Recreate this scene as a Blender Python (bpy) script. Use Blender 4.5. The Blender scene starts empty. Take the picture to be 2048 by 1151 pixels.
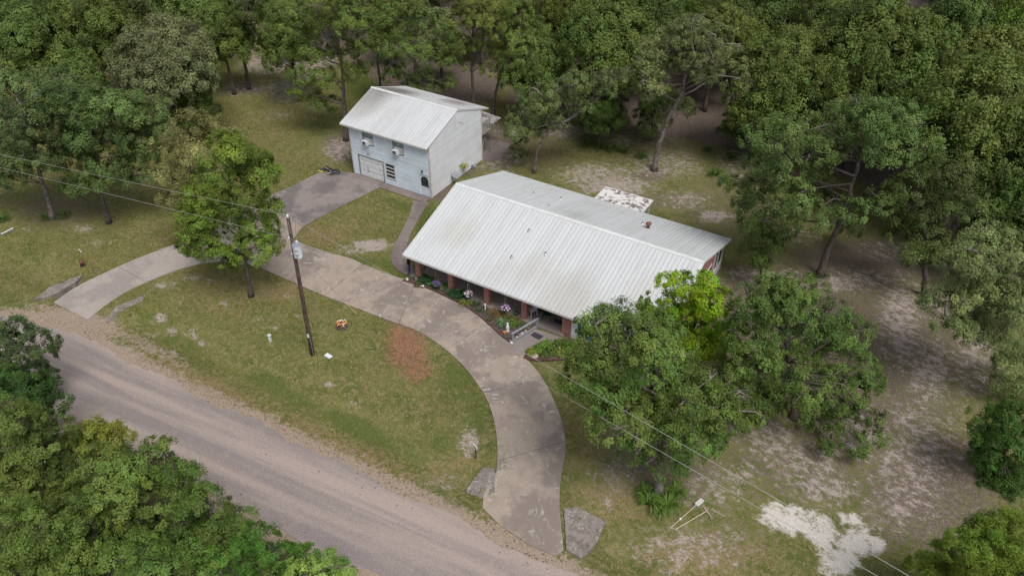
import bpy, bmesh, math, random
import numpy as np
from mathutils import Vector, Matrix
from mathutils.geometry import tessellate_polygon
S = bpy.context.scene
COL = S.collection
R_ = math.radians
rng = np.random.default_rng(7)
random.seed(7)

# ---------------------------------------------------------------- camera
FPX, IW, IH = 1517.567, 2048.0, 1151.0
CAM = np.array([28.91357, -33.95773, 33.43776])
PITCH, YAW, ROLL = R_(37.788), R_(-30.373), R_(0.5)
FW = np.array([math.sin(YAW)*math.cos(PITCH), math.cos(YAW)*math.cos(PITCH), -math.sin(PITCH)])
_rt = np.array([math.cos(YAW), -math.sin(YAW), 0.0]); _up = np.cross(_rt, FW)
RT = _rt*math.cos(ROLL)+_up*math.sin(ROLL); UP = -_rt*math.sin(ROLL)+_up*math.cos(ROLL)
cd = bpy.data.cameras.new('camera'); cam = bpy.data.objects.new('camera', cd); COL.objects.link(cam)
cam.matrix_world = Matrix(((RT[0], UP[0], -FW[0], CAM[0]), (RT[1], UP[1], -FW[1], CAM[1]), (RT[2], UP[2], -FW[2], CAM[2]), (0, 0, 0, 1)))
cd.sensor_width = 36; cd.lens = FPX/IW*36; cd.clip_end = 2000; cd.clip_start = 0.5
S.camera = cam

# ---------------------------------------------------------------- light (bright overcast)
SUN_EL, SUN_AZ = R_(60), R_(122)          # azimuth clockwise from +Y
w = bpy.data.worlds.new('World'); S.world = w; w.use_nodes = True
nt = w.node_tree; bg = nt.nodes['Background']
sk = nt.nodes.new('ShaderNodeTexSky'); sk.sky_type = 'NISHITA'; sk.sun_disc = False
sk.sun_elevation = SUN_EL; sk.sun_rotation = SUN_AZ; sk.air_density = 1.0; sk.dust_density = 3.0
hs = nt.nodes.new('ShaderNodeHueSaturation'); hs.inputs['Saturation'].default_value = 0.42
nt.links.new(sk.outputs[0], hs.inputs['Color']); nt.links.new(hs.outputs[0], bg.inputs['Color'])
bg.inputs['Strength'].default_value = 0.105
sd = bpy.data.lights.new('sun', 'SUN'); sd.energy = 2.0; sd.angle = R_(25); sd.color = (1.0, 0.97, 0.93)
so = bpy.data.objects.new('sun', sd); COL.objects.link(so)
sdir = Vector((math.sin(SUN_AZ)*math.cos(SUN_EL), math.cos(SUN_AZ)*math.cos(SUN_EL), math.sin(SUN_EL)))
so.rotation_euler = sdir.to_track_quat('Z', 'Y').to_euler()
S.view_settings.view_transform = 'Standard'; S.view_settings.look = 'None'
S.view_settings.exposure = 0.40; S.view_settings.gamma = 1.0; S.view_settings.use_curve_mapping = False
S.cycles.max_bounces = 6; S.cycles.transparent_max_bounces = 4

# ---------------------------------------------------------------- survey helpers (photo survey -> world metres)
def ray(px, py): return FW*FPX + RT*(px-IW/2) + UP*(IH/2-py)
def G(px, py, z=0.0):
    d = ray(px, py); t = (z-CAM[2])/d[2]; return CAM+d*t
def on_y(px, py, y):
    d = ray(px, py); return CAM+d*((y-CAM[1])/d[1])
def on_x(px, py, x):
    d = ray(px, py); return CAM+d*((x-CAM[0])/d[0])
def scale_at(P): return FPX/float((np.asarray(P)-CAM) @ FW)
def to_px(P):
    d = np.asarray(P)-CAM; z = d @ FW
    z = np.where(z < 1, 1, z)
    return IW/2+FPX*(d @ RT)/z, IH/2-FPX*(d @ UP)/z

# ---------------------------------------------------------------- materials
def newmat(name):
    m = bpy.data.materials.new(name); m.use_nodes = True
    return m, m.node_tree.nodes, m.node_tree.links, m.node_tree.nodes['Principled BSDF']
def N(nodes, t, **k):
    n = nodes.new(t)
    for a, b in k.items(): setattr(n, a, b)
    return n
def noise(nodes, links, vec, scale, detail=4, rough=0.6, dist=0.0):
    n = N(nodes, 'ShaderNodeTexNoise'); n.inputs['Scale'].default_value = scale; n.inputs['Detail'].default_value = detail
    n.inputs['Roughness'].default_value = rough; n.inputs['Distortion'].default_value = dist
    if vec is not None: links.new(vec, n.inputs['Vector'])
    return n.outputs['Fac']
def ramp(nodes, links, fac, lo, hi):
    n = N(nodes, 'ShaderNodeMapRange', interpolation_type='SMOOTHSTEP')
    links.new(fac, n.inputs['Value']); n.inputs['From Min'].default_value = lo; n.inputs['From Max'].default_value = hi
    return n.outputs['Result']
def mix(nodes, links, fac, a, b):
    n = N(nodes, 'ShaderNodeMix', data_type='RGBA')
    if isinstance(fac, (int, float)): n.inputs['Factor'].default_value = fac
    else: links.new(fac, n.inputs['Factor'])
    for sock, v in ((n.inputs[6], a), (n.inputs[7], b)):
        if isinstance(v, tuple): sock.default_value = (*v[:3], 1)
        else: links.new(v, sock)
    return n.outputs[2]
def math_(nodes, links, op, a, b=0.0):
    n = N(nodes, 'ShaderNodeMath', operation=op)
    for i, v in enumerate((a, b)):
        if isinstance(v, (int, float)): n.inputs[i].default_value = v
        else: links.new(v, n.inputs[i])
    return n.outputs[0]
def bump(nodes, links, h, bsdf, strength=0.3, dist=0.05):
    b = N(nodes, 'ShaderNodeBump'); b.inputs['Strength'].default_value = strength; b.inputs['Distance'].default_value = dist
    links.new(h, b.inputs['Height']); links.new(b.outputs[0], bsdf.inputs['Normal'])
def pos(nodes): return N(nodes, 'ShaderNodeNewGeometry').outputs['Position']
def objc(nodes): return N(nodes, 'ShaderNodeTexCoord').outputs['Object']
def plain(name, c, c2=None, scale=3.0, rough=0.7, lo=.35, hi=.65, bmp=0.0, metal=0.0, rnd=0.0, coord='pos'):
    m, n, l, b = newmat(name)
    p = pos(n) if coord == 'pos' else objc(n)
    f = noise(n, l, p, scale, 5)
    col = mix(n, l, ramp(n, l, f, lo, hi), tuple(c), tuple(c2 or c))
    if rnd:
        oi = N(n, 'ShaderNodeObjectInfo')
        h = N(n, 'ShaderNodeHueSaturation'); l.new(col, h.inputs['Color'])
        v = N(n, 'ShaderNodeMapRange'); l.new(oi.outputs['Random'], v.inputs['Value']); v.inputs['To Min'].default_value = 1-rnd; v.inputs['To Max'].default_value = 1+rnd
        l.new(v.outputs[0], h.inputs['Value']); col = h.outputs[0]
    l.new(col, b.inputs['Base Color']); b.inputs['Roughness'].default_value = rough; b.inputs['Metallic'].default_value = metal
    if bmp: bump(n, l, f, b, bmp, 0.03)
    return m

def roof_mat(name, base, dirt, dark_blobs, rough=0.45):
    """painted steel: base paint, soft dirt streaks down the slope (y), chalky stains with their own shape"""
    m, n, l, b = newmat(name); p = pos(n)
    mp = N(n, 'ShaderNodeMapping'); mp.inputs['Scale'].default_value = (2.2, .22, .22); l.new(p, mp.inputs['Vector'])
    st = noise(n, l, mp.outputs[0], 1.6, 6, .65)
    big = noise(n, l, p, .28, 3, .5)
    col = mix(n, l, math_(n, l, 'MULTIPLY', ramp(n, l, st, .42, .78), .55), base, dirt)
    col = mix(n, l, math_(n, l, 'MULTIPLY', ramp(n, l, big, .52, .75), .5), col, dirt)
    fn = noise(n, l, p, 5, 5, .7)
    for (x, y, zz, r, c, amt) in dark_blobs:
        v = N(n, 'ShaderNodeVectorMath', operation='DISTANCE'); l.new(p, v.inputs[0]); v.inputs[1].default_value = (x, y, zz)
        d = math_(n, l, 'ADD', math_(n, l, 'DIVIDE', v.outputs['Value'], r), math_(n, l, 'MULTIPLY', math_(n, l, 'SUBTRACT', fn, .5), .9))
        f = math_(n, l, 'MULTIPLY', math_(n, l, 'SUBTRACT', 1.0, ramp(n, l, d, .2, 1.15)), amt)
        col = mix(n, l, f, col, c)
    oi = N(n, 'ShaderNodeObjectInfo'); h = N(n, 'ShaderNodeHueSaturation'); l.new(col, h.inputs['Color'])
    v = N(n, 'ShaderNodeMapRange'); l.new(oi.outputs['Random'], v.inputs['Value']); v.inputs['To Min'].default_value = .95; v.inputs['To Max'].default_value = 1.04
    l.new(v.outputs[0], h.inputs['Value']); l.new(h.outputs[0], b.inputs['Base Color'])
    b.inputs['Roughness'].default_value = rough; b.inputs['Specular IOR Level'].default_value = .3
    return m
M = {}
M['roof'] = roof_mat('painted_steel_roof', (.53, .545, .555), (.44, .435, .415), [(12.5, 1.0, 2.6, 2.8, (.38, .36, .31), .5), (9.5, 2.5, 3.1, 1.8, (.42, .40, .35), .4), (2.6, 3, 3.3, 1.8, (.42, .41, .36), .5), (9.5, 8.2, 4.2, 1.6, (.36, .36, .36), .5), (17.0, 3.2, 3.4, 2.5, (.5, .49, .46), .4)])
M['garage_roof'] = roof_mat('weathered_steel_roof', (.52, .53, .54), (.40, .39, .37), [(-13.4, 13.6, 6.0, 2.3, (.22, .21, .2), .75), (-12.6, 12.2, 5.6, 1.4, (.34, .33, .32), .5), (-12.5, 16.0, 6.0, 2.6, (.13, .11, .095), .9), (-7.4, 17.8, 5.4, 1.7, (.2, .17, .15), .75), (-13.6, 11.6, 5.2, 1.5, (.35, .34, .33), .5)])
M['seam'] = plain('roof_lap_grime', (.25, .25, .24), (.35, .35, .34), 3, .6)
M['ridge'] = plain('ridge_cap_steel', (.60, .61, .62), (.54, .54, .53), 2, .45)
M['trim'] = plain('white_trim', (.60, .60, .60), (.48, .46, .43), 2, .5)
M['fascia'] = plain('tan_fascia', (.36, .30, .27), (.44, .39, .36), 2, .6)
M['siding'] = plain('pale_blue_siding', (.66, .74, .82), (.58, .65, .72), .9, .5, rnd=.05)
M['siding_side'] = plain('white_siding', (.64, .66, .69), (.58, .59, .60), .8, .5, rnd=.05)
M['lap_shade_blue'] = plain('siding_lap_shade_blue', (.27, .32, .37), (.34, .39, .44), 2, .6)  # shadow line under each siding lap, put in as colour (front wall)
M['lap_shade_white'] = plain('siding_lap_shade', (.30, .31, .32), (.40, .40, .39), 2, .6)  # same painted lap shadow for the white side wall
M['white'] = plain('white_paint', (.72, .74, .76), (.62, .63, .64), 4, .45)
M['door'] = plain('pale_door_paint', (.66, .74, .82), (.60, .67, .74), 4, .45)
M['dark'] = plain('dark_interior', (.012, .012, .014), (.03, .028, .03), 5, .35)
M['glass'] = plain('dark_window_glass', (.02, .025, .03), (.05, .06, .065), 2, .08)
M['greenglass'] = plain('blind_behind_glass', (.16, .26, .24), (.28, .36, .35), 6, .15)
M['tealglass'] = plain('teal_window_glass', (.05, .12, .15), (.12, .24, .27), 2, .1)
M['screen'] = plain('porch_screen', (.018, .018, .022), (.04, .04, .045), 2, .5)
M['metal'] = plain('galvanised_metal', (.42, .43, .44), (.3, .3, .31), 4, .4, metal=.6)
M['greymetal'] = plain('grey_painted_steel', (.19, .21, .24), (.28, .3, .33), 8, .5)
M['black'] = plain('black_plastic', (.02, .02, .022), (.04, .04, .04), 6, .5)
M['wood'] = plain('creosoted_pole', (.055, .032, .026), (.11, .07, .055), 3, .85, bmp=.4)
M['tool'] = plain('worn_tool_handle', (.42, .34, .22), (.5, .42, .3), 8, .7)
M['rust'] = plain('rusty_metal', (.12, .045, .035), (.2, .08, .06), 9, .85)
M['deckwood'] = plain('weathered_boards', (.26, .21, .18), (.36, .31, .27), 4, .85, rnd=.12)
M['soil'] = plain('dark_bed_soil', (.045, .032, .028), (.11, .085, .075), 5, .95, bmp=.6)
M['edging'] = plain('brick_edging', (.06, .03, .026), (.12, .06, .05), 5, .9)
M['brown'] = plain('rust_bed_grime', (.1, .05, .04), (.16, .1, .08), 6, .9)
M['stone'] = plain('pale_stone', (.55, .54, .53), (.42, .4, .38), 12, .8, bmp=.3)
M['rubber'] = plain('dark_mat', (.022, .02, .026), (.05, .045, .055), 10, .9)
M['greenplastic'] = plain('dark_green_plastic', (.01, .035, .03), (.015, .06, .05), 5, .4)
M['utilitygreen'] = plain('pale_green_plastic', (.36, .42, .4), (.5, .55, .52), 6, .5)
M['transformer'] = plain('pale_grey_enamel', (.6, .66, .7), (.5, .55, .58), 4, .35)
M['porcelain'] = plain('porcelain', (.7, .66, .7), (.6, .56, .6), 4, .2)
M['wire'] = plain('weathered_wire', (.45, .44, .42), (.36, .35, .33), 1, .4, metal=.5)
M['guard'] = plain('yellow_guard', (.62, .56, .3), (.55, .5, .3), 4, .5)
M['tan'] = plain('tan_clay', (.36, .27, .22), (.42, .33, .28), 5, .8)
M['denim'] = plain('denim', (.02, .045, .10), (.04, .085, .16), 20, .85)
M['shirt'] = plain('black_shirt', (.012, .008, .012), (.03, .015, .02), 20, .85)
M['skin'] = plain('skin', (.42, .24, .18), (.48, .28, .21), 20, .55)
M['hair'] = plain('dark_hair', (.02, .012, .01), (.03, .02, .015), 20, .6)
M['shoe'] = plain('black_shoe', (.01, .01, .013), (.02, .02, .025), 20, .6)
for k, c in dict(purple=(.16, .07, .3), lilac=(.42, .36, .6), whitef=(.75, .73, .72), yellowf=(.7, .55, .12), orange=(.75, .22, .03), redf=(.35, .05, .03), magenta=(.38, .08, .4), bluef=(.12, .12, .3)).items():
    M[k] = plain(k+'_petals', c, tuple(x*.75 for x in c), 30, .6)

def brick_mat():
    m, n, l, b = newmat('red_brick')
    geo = N(n, 'ShaderNodeNewGeometry'); sx = N(n, 'ShaderNodeSeparateXYZ'); l.new(geo.outputs['Position'], sx.inputs[0])
    u = math_(n, l, 'ADD', sx.outputs[0], sx.outputs[1]); cb = N(n, 'ShaderNodeCombineXYZ'); l.new(u, cb.inputs[0]); l.new(sx.outputs[2], cb.inputs[1])
    br = N(n, 'ShaderNodeTexBrick'); l.new(cb.outputs[0], br.inputs['Vector']); br.inputs['Scale'].default_value = 1.0
    br.inputs['Brick Width'].default_value = .21; br.inputs['Row Height'].default_value = .075; br.inputs['Mortar Size'].default_value = .008
    br.inputs['Color1'].default_value = (.38, .135, .105, 1); br.inputs['Color2'].default_value = (.21, .07, .06, 1); br.inputs['Mortar'].default_value = (.36, .28, .26, 1); br.inputs['Bias'].default_value = -.1
    f = noise(n, l, geo.outputs['Position'], 9, 4)
    col = mix(n, l, math_(n, l, 'MULTIPLY', ramp(n, l, f, .5, .75), .55), br.outputs['Color'], (.42, .24, .21))
    l.new(col, b.inputs['Base Color']); b.inputs['Roughness'].default_value = .88
    inv = math_(n, l, 'SUBTRACT', 1.0, br.outputs['Fac']); bump(n, l, inv, b, .5, .012)
    return m
M['brick'] = brick_mat()

def concrete_mat(name, a, bcol, stain, light, streak_rot=0.0, streak=.5):
    m, n, l, b = newmat(name); p = pos(n)
    big = noise(n, l, p, .3, 4, .5, .2); mid = noise(n, l, p, 1.3, 7, .68, .25); fine = noise(n, l, p, 9, 6, .8)
    col = mix(n, l, ramp(n, l, mid, .35, .68), a, bcol)
    col = mix(n, l, math_(n, l, 'MULTIPLY', ramp(n, l, math_(n, l, 'ADD', big, math_(n, l, 'MULTIPLY', math_(n, l, 'SUBTRACT', mid, .5), .35)), .44, .60), .85), col, stain)
    s1 = noise(n, l, p, .55, 5, .6, .5); s2 = math_(n, l, 'ABSOLUTE', math_(n, l, 'SUBTRACT', s1, .5)); scuff = math_(n, l, 'MULTIPLY', math_(n, l, 'SUBTRACT', 1.0, ramp(n, l, s2, .0, .03)), ramp(n, l, mid, .46, .62))
    col = mix(n, l, math_(n, l, 'MULTIPLY', scuff, streak), col, light)
    col = mix(n, l, math_(n, l, 'MULTIPLY', ramp(n, l, fine, .48, .66), .5), col, tuple(x*.55 for x in a))
    l.new(col, b.inputs['Base Color']); b.inputs['Roughness'].default_value = .9; bump(n, l, fine, b, .35, .02)
    return m
M['concrete'] = concrete_mat('drive_concrete', (.34, .278, .225), (.27, .22, .182), (.185, .152, .135), (.50, .45, .40), streak=.7)
M['concrete_pale'] = concrete_mat('pale_drive_concrete', (.36, .31, .275), (.31, .265, .24), (.26, .225, .21), (.44, .4, .36), streak=.4)
M['concrete_dark'] = concrete_mat('stained_pad_concrete', (.25, .21, .195), (.20, .17, .16), (.125, .108, .105), (.36, .32, .29), streak=.4)
M['concrete_walk'] = concrete_mat('walk_concrete', (.22, .18, .165), (.18, .145, .135), (.14, .11, .105), (.3, .26, .24), streak=.3)
M['porch'] = concrete_mat('porch_concrete', (.30, .26, .23), (.25, .21, .19), (.2, .17, .16), (.36, .33, .3), streak=.2)
def apron_mat():
    m, n, l, b = newmat('lichened_concrete'); q = pos(n); a = noise(n, l, q, 2.2, 8, .8, .4); c = noise(n, l, q, 9, 5, .8); d = noise(n, l, q, .9, 3)
    col = mix(n, l, ramp(n, l, a, .38, .6), (.13, .108, .098), (.235, .20, .178)); col = mix(n, l, math_(n, l, 'MULTIPLY', ramp(n, l, c, .52, .62), ramp(n, l, d, .42, .58)), col, (.42, .40, .37))
    l.new(col, b.inputs['Base Color']); b.inputs['Roughness'].default_value = .95; bump(n, l, a, b, .7, .04); return m
M['apron'] = apron_mat()

def road_mat():
    m, n, l, b = newmat('chip_seal_road'); p = pos(n)
    mp = N(n, 'ShaderNodeMapping'); mp.inputs['Rotation'].default_value = (0, 0, -R_(5)); l.new(p, mp.inputs['Vector'])
    mp2 = N(n, 'ShaderNodeMapping'); mp2.inputs['Scale'].default_value = (.06, 1, 1); l.new(mp.outputs[0], mp2.inputs['Vector'])
    st = noise(n, l, mp2.outputs[0], .8, 6, .6, .3); mid = noise(n, l, p, .7, 6, .7, .5); fine = noise(n, l, p, 22, 4, .8); f2 = noise(n, l, p, 7, 5, .75)
    col = mix(n, l, ramp(n, l, st, .36, .64), (.185, .155, .15), (.325, .262, .225))
    col = mix(n, l, math_(n, l, 'MULTIPLY', ramp(n, l, mid, .5, .75), .55), col, (.32, .258, .205))
    col = mix(n, l, math_(n, l, 'MULTIPLY', ramp(n, l, f2, .48, .7), .55), col, (.14, .12, .125))
    col = mix(n, l, math_(n, l, 'MULTIPLY', ramp(n, l, fine, .45, .7), .6), col, (.42, .36, .335))
    l.new(col, b.inputs['Base Color']); b.inputs['Roughness'].default_value = .92; bump(n, l, fine, b, .5, .03)
    return m
M['road'] = road_mat()

def ground_mat():
    m, n, l, b = newmat('yard_ground'); p = pos(n)
    n0 = noise(n, l, p, .16, 4, .55); n1 = noise(n, l, p, .7, 6, .65, .4); n2 = noise(n, l, p, 3.2, 6, .72, .6); n3 = noise(n, l, p, 11, 5, .8)
    mp = N(n, 'ShaderNodeMapping'); mp.inputs['Rotation'].default_value = (0, 0, R_(25)); mp.inputs['Scale'].default_value = (.9, 1.2, 1); l.new(p, mp.inputs['Vector'])
    n4 = noise(n, l, mp.outputs[0], 1.9, 10, .86, .3)
    col = mix(n, l, ramp(n, l, n1, .36, .64), (.088, .110, .026), (.155, .148, .054))
    col = mix(n, l, math_(n, l, 'MULTIPLY', ramp(n, l, n2, .47, .62), .7), col, (.275, .225, .125))
    col = mix(n, l, math_(n, l, 'MULTIPLY', ramp(n, l, n0, .5, .68), .5), col, (.105, .11, .034))
    ms_ = N(n, 'ShaderNodeMapping'); ms_.inputs['Rotation'].default_value = (0, 0, -R_(4)); l.new(p, ms_.inputs['Vector']); ms2 = N(n, 'ShaderNodeMapping'); ms2.inputs['Scale'].default_value = (.05, 1.0, 1); l.new(ms_.outputs[0], ms2.inputs['Vector'])
    mow = noise(n, l, ms2.outputs[0], 1.1, 3, .55)
    col = mix(n, l, math_(n, l, 'MULTIPLY', ramp(n, l, mow, .45, .60), .4), col, (.175, .165, .06))
    col = mix(n, l, math_(n, l, 'MULTIPLY', ramp(n, l, n3, .52, .68), .5), col, (.055, .066, .018))
    A = N(n, 'ShaderNodeAttribute', attribute_name='cover_a'); B = N(n, 'ShaderNodeAttribute', attribute_name='cover_b')
    sa = N(n, 'ShaderNodeSeparateColor'); l.new(A.outputs['Color'], sa.inputs[0]); sb = N(n, 'ShaderNodeSeparateColor'); l.new(B.outputs['Color'], sb.inputs[0])
    def layer(att, nz, k, lo, hi, c1, c2, amt=1.0):
        nonlocal col
        j = math_(n, l, 'MULTIPLY', math_(n, l, 'SUBTRACT', nz, .5), k)
        gate = ramp(n, l, att, .02, .2)
        f = math_(n, l, 'MULTIPLY', ramp(n, l, math_(n, l, 'ADD', att, j), lo, hi), math_(n, l, 'MULTIPLY', gate, amt))
        col = mix(n, l, f, col, mix(n, l, ramp(n, l, n3, .42, .6), c1, c2))
    layer(sb.outputs[2], n1, 1.2, .35, .65, (.066, .095, .020), (.095, .118, .03), .85)              # lush
    layer(sb.outputs[1], n2, 2.2, .4, .75, (.25, .185, .095), (.19, .145, .075), .8)            # dry grass
    layer(A.outputs['Alpha'], n2, 1.8, .35, .75, (.085, .06, .05), (.20, .158, .14), .92)         # leaf litter
    layer(sa.outputs[2], n4, 4.2, .34, .74, (.42, .355, .33), (.26, .21, .19), .9)              # bare pale earth
    layer(sa.outputs[0], n2, 2.0, .35, .7, (.34, .265, .2), (.24, .185, .15))                    # shoulder
    layer(sb.outputs[0], n2, 3.0, .40, .85, (.31, .17, .108), (.19, .115, .078), .9)             # red straw
    nsd = math_(n, l, 'ADD', math_(n, l, 'MULTIPLY', n1, .55), math_(n, l, 'MULTIPLY', n4, .45))
    layer(sa.outputs[1], nsd, 4.6, .40, .85, (.60, .56, .52), (.48, .44, .40), .95)                       # white sand
    l.new(col, b.inputs['Base Color']); b.inputs['Roughness'].default_value = .95
    b.inputs['Specular IOR Level'].default_value = .15
    bump(n, l, math_(n, l, 'ADD', n3, n2), b, .55, .05)
    return m
M['ground'] = ground_mat()

def leaf_mat(name='leaves', attr_tint=True):
    m, n, l, b = newmat(name)
    oi = N(n, 'ShaderNodeObjectInfo'); at = N(n, 'ShaderNodeAttribute', attribute_name='tone')
    h = N(n, 'ShaderNodeHueSaturation'); l.new(oi.outputs['Color'], h.inputs['Color']); l.new(at.outputs['Fac'], h.inputs['Value']); h.inputs['Saturation'].default_value = 1.06
    hv = N(n, 'ShaderNodeAttribute', attribute_name='hue'); l.new(hv.outputs['Fac'], h.inputs['Hue'])
    l.new(h.outputs[0], b.inputs['Base Color']); b.inputs['Roughness'].default_value = .55; b.inputs['Specular IOR Level'].default_value = .2
    tr = N(n, 'ShaderNodeBsdfTranslucent'); g2 = N(n, 'ShaderNodeHueSaturation'); g2.inputs['Saturation'].default_value = 1.15; g2.inputs['Value'].default_value = 1.1; l.new(h.outputs[0], g2.inputs['Color']); l.new(g2.outputs[0], tr.inputs['Color'])
    ms = N(n, 'ShaderNodeMixShader'); ms.inputs[0].default_value = .22
    l.new(b.outputs[0], ms.inputs[1]); l.new(tr.outputs[0], ms.inputs[2]); l.new(ms.outputs[0], n['Material Output'].inputs['Surface'])
    return m
M['leaf'] = leaf_mat()
M['grass'] = leaf_mat('grass_blades')
M['bark'] = plain('dark_bark', (.055, .043, .037), (.13, .105, .09), 6, .95, bmp=.8, coord='obj')
M['palebark'] = plain('pale_lichen_bark', (.06, .048, .042), (.20, .17, .15), 4, .95, bmp=.8, coord='obj', lo=.3, hi=.6)

# ---------------------------------------------------------------- object helpers
def link(name, me, parent=None, mats=()):
    o = bpy.data.objects.new(name, me); COL.objects.link(o)
    for m in mats: me.materials.append(m)
    if parent: o.parent = parent
    return o
def tag(o, label=None, cat=None, group=None, kind=None):
    if label: o['label'] = label
    if cat: o['category'] = cat
    if group: o['group'] = group
    if kind: o['kind'] = kind
    return o
ORIG = {}
def thing(name, label, cat, loc=(0, 0, 0), group=None, rz=0.0):
    o = bpy.data.objects.new(name, None); COL.objects.link(o); o.location = [float(v) for v in loc]; o.rotation_euler = (0, 0, rz)
    o.empty_display_size = .3
    return tag(o, label, cat, group)
def origin(o):
    v = np.zeros(3)
    while o is not None: v = v+np.array(o.location[:]); o = o.parent
    return v
class MB:
    """collects shapes given in world metres; build() links ONE mesh object whose vertices are relative to its parent"""
    def __init__(s): s.v = []; s.f = []; s.m = []; s.mi = 0
    def add(s, vs, fs):
        k = len(s.v); s.v += [tuple(float(c) for c in p) for p in vs]; s.f += [tuple(i+k for i in f) for f in fs]; s.m += [s.mi]*len(fs); return s
    def hexa(s, p): return s.add(p, [(3, 2, 1, 0), (4, 5, 6, 7), (0, 1, 5, 4), (1, 2, 6, 5), (2, 3, 7, 6), (3, 0, 4, 7)])
    def box(s, lo, hi):
        (a, b, c), (d, e, f) = lo, hi
        return s.hexa([(a, b, c), (d, b, c), (d, e, c), (a, e, c), (a, b, f), (d, b, f), (d, e, f), (a, e, f)])
    def cbox(s, c, size, rz=0.0, tilt=None):
        hx, hy, hz = size[0]/2, size[1]/2, size[2]/2; ca, sa = math.cos(rz), math.sin(rz)
        P = [(x, y, z) for z in (-hz, hz) for x, y in ((-hx, -hy), (hx, -hy), (hx, hy), (-hx, hy))]
        mt = Matrix.Rotation(rz, 3, 'Z') @ (tilt if tilt else Matrix.Identity(3))
        return s.hexa([tuple(Vector(c)+mt @ Vector(q)) for q in P])
    def bar(s, a, b, w_, h_=None, up=(0, 0, 1)):
        a = Vector(a); b = Vector(b); d = (b-a).normalized(); u = Vector(up)
        if abs(d.dot(u)) > .98: u = Vector((1, 0, 0))
        x = d.cross(u).normalized()*(w_/2); y = x.cross(d).normalized()*((h_ or w_)/2)
        return s.hexa([tuple(q) for q in (a-x-y, a+x-y, a+x+y, a-x+y, b-x-y, b+x-y, b+x+y, b-x+y)])
    def tube(s, pts, rad, n=8, cap=True):
        pts = [Vector([float(c) for c in p]) for p in pts]; rad = rad if hasattr(rad, '__len__') else [rad]*len(pts)
        k = len(s.v); up = Vector((.13, .21, .97))
        for i, p in enumerate(pts):
            d = (pts[min(i+1, len(pts)-1)]-pts[max(i-1, 0)]).normalized()
            x = d.cross(up)
            if x.length < 1e-3: x = d.cross(Vector((1, 0, 0)))
            x.normalize(); y = d.cross(x)
            s.v += [tuple(p+(x*math.cos(t)+y*math.sin(t))*rad[i]) for t in [2*math.pi*j/n for j in range(n)]]
        fs = []
        for i in range(len(pts)-1):
            for j in range(n):
                a, b = k+i*n+j, k+i*n+(j+1) % n; fs.append((a, b, b+n, a+n))
        if cap: fs += [tuple(k+j for j in range(n))[::-1], tuple(k+(len(pts)-1)*n+j for j in range(n))]
        s.f += fs; s.m += [s.mi]*len(fs); return s
    def lathe(s, c, prof, n=12):
        return s.tube_z(c, prof, n)
    def tube_z(s, c, prof, n=12):
        k = len(s.v); c = [float(q) for q in c]
        for r, z in prof: s.v += [(c[0]+r*math.cos(2*math.pi*j/n), c[1]+r*math.sin(2*math.pi*j/n), c[2]+z) for j in range(n)]
        fs = []
        for i in range(len(prof)-1):
            for j in range(n):
                a, b = k+i*n+j, k+i*n+(j+1) % n; fs.append((a, b, b+n, a+n))
        fs += [tuple(k+j for j in range(n))[::-1], tuple(k+(len(prof)-1)*n+j for j in range(n))]
        s.f += fs; s.m += [s.mi]*len(fs); return s
    def slab(s, poly, z0, z1):
        """prism over a 2-D outline (any shape)"""
        P = [(float(p[0]), float(p[1])) for p in poly]
        if sum(P[i][0]*P[(i+1) % len(P)][1]-P[(i+1) % len(P)][0]*P[i][1] for i in range(len(P))) < 0: P = P[::-1]
        n = len(P); k = len(s.v); zz0 = z0 if hasattr(z0, '__len__') else [z0]*n; zz1 = z1 if hasattr(z1, '__len__') else [z1]*n
        s.v += [(x, y, zz1[i]) for i, (x, y) in enumerate(P)]+[(x, y, zz0[i]) for i, (x, y) in enumerate(P)]
        tri = tessellate_polygon([[Vector((x, y, 0)) for x, y in P]]); fs = []
        for t in tri:
            a, b, c = t
            if (P[b][0]-P[a][0])*(P[c][1]-P[a][1])-(P[b][1]-P[a][1])*(P[c][0]-P[a][0]) < 0: a, b, c = a, c, b
            fs += [(k+a, k+b, k+c), (k+n+c, k+n+b, k+n+a)]
        fs += [(k+i, k+n+i, k+n+(i+1) % n, k+(i+1) % n) for i in range(n)]
        s.f += fs; s.m += [s.mi]*len(fs); return s
    def build(s, name, mats, parent=None, smooth=False):
        v = np.array(s.v)
        if parent is not None: v = v-origin(parent)
        me = bpy.data.meshes.new(name); me.from_pydata(v.tolist(), [], s.f)
        mats = mats if isinstance(mats, (list, tuple)) else [mats]
        o = link(name, me, parent, mats)
        if len(mats) > 1: me.polygons.foreach_set('material_index', s.m)
        if smooth: me.polygons.foreach_set('use_smooth', [True]*len(me.polygons))
        me.update(); return o
def npmesh(name, V, F, attrs=None, smooth=False):
    """fast mesh from arrays; F is (n,3) or (n,4); attrs: per-face floats"""
    me = bpy.data.meshes.new(name); k = F.shape[1]
    me.vertices.add(len(V)); me.vertices.foreach_set('co', np.ascontiguousarray(V, dtype=np.float32).ravel())
    me.loops.add(F.size); me.loops.foreach_set('vertex_index', np.ascontiguousarray(F, dtype=np.int32).ravel())
    me.polygons.add(len(F)); me.polygons.foreach_set('loop_start', np.arange(0, F.size, k, dtype=np.int32))
    for nme, a in (attrs or {}).items():
        at = me.attributes.new(nme, 'FLOAT', 'FACE'); at.data.foreach_set('value', np.ascontiguousarray(a, dtype=np.float32))
    me.update(calc_edges=True); me.validate()
    return me
def P2(*pp): return [tuple(G(x, y)[:2]) for x, y in pp]
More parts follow.
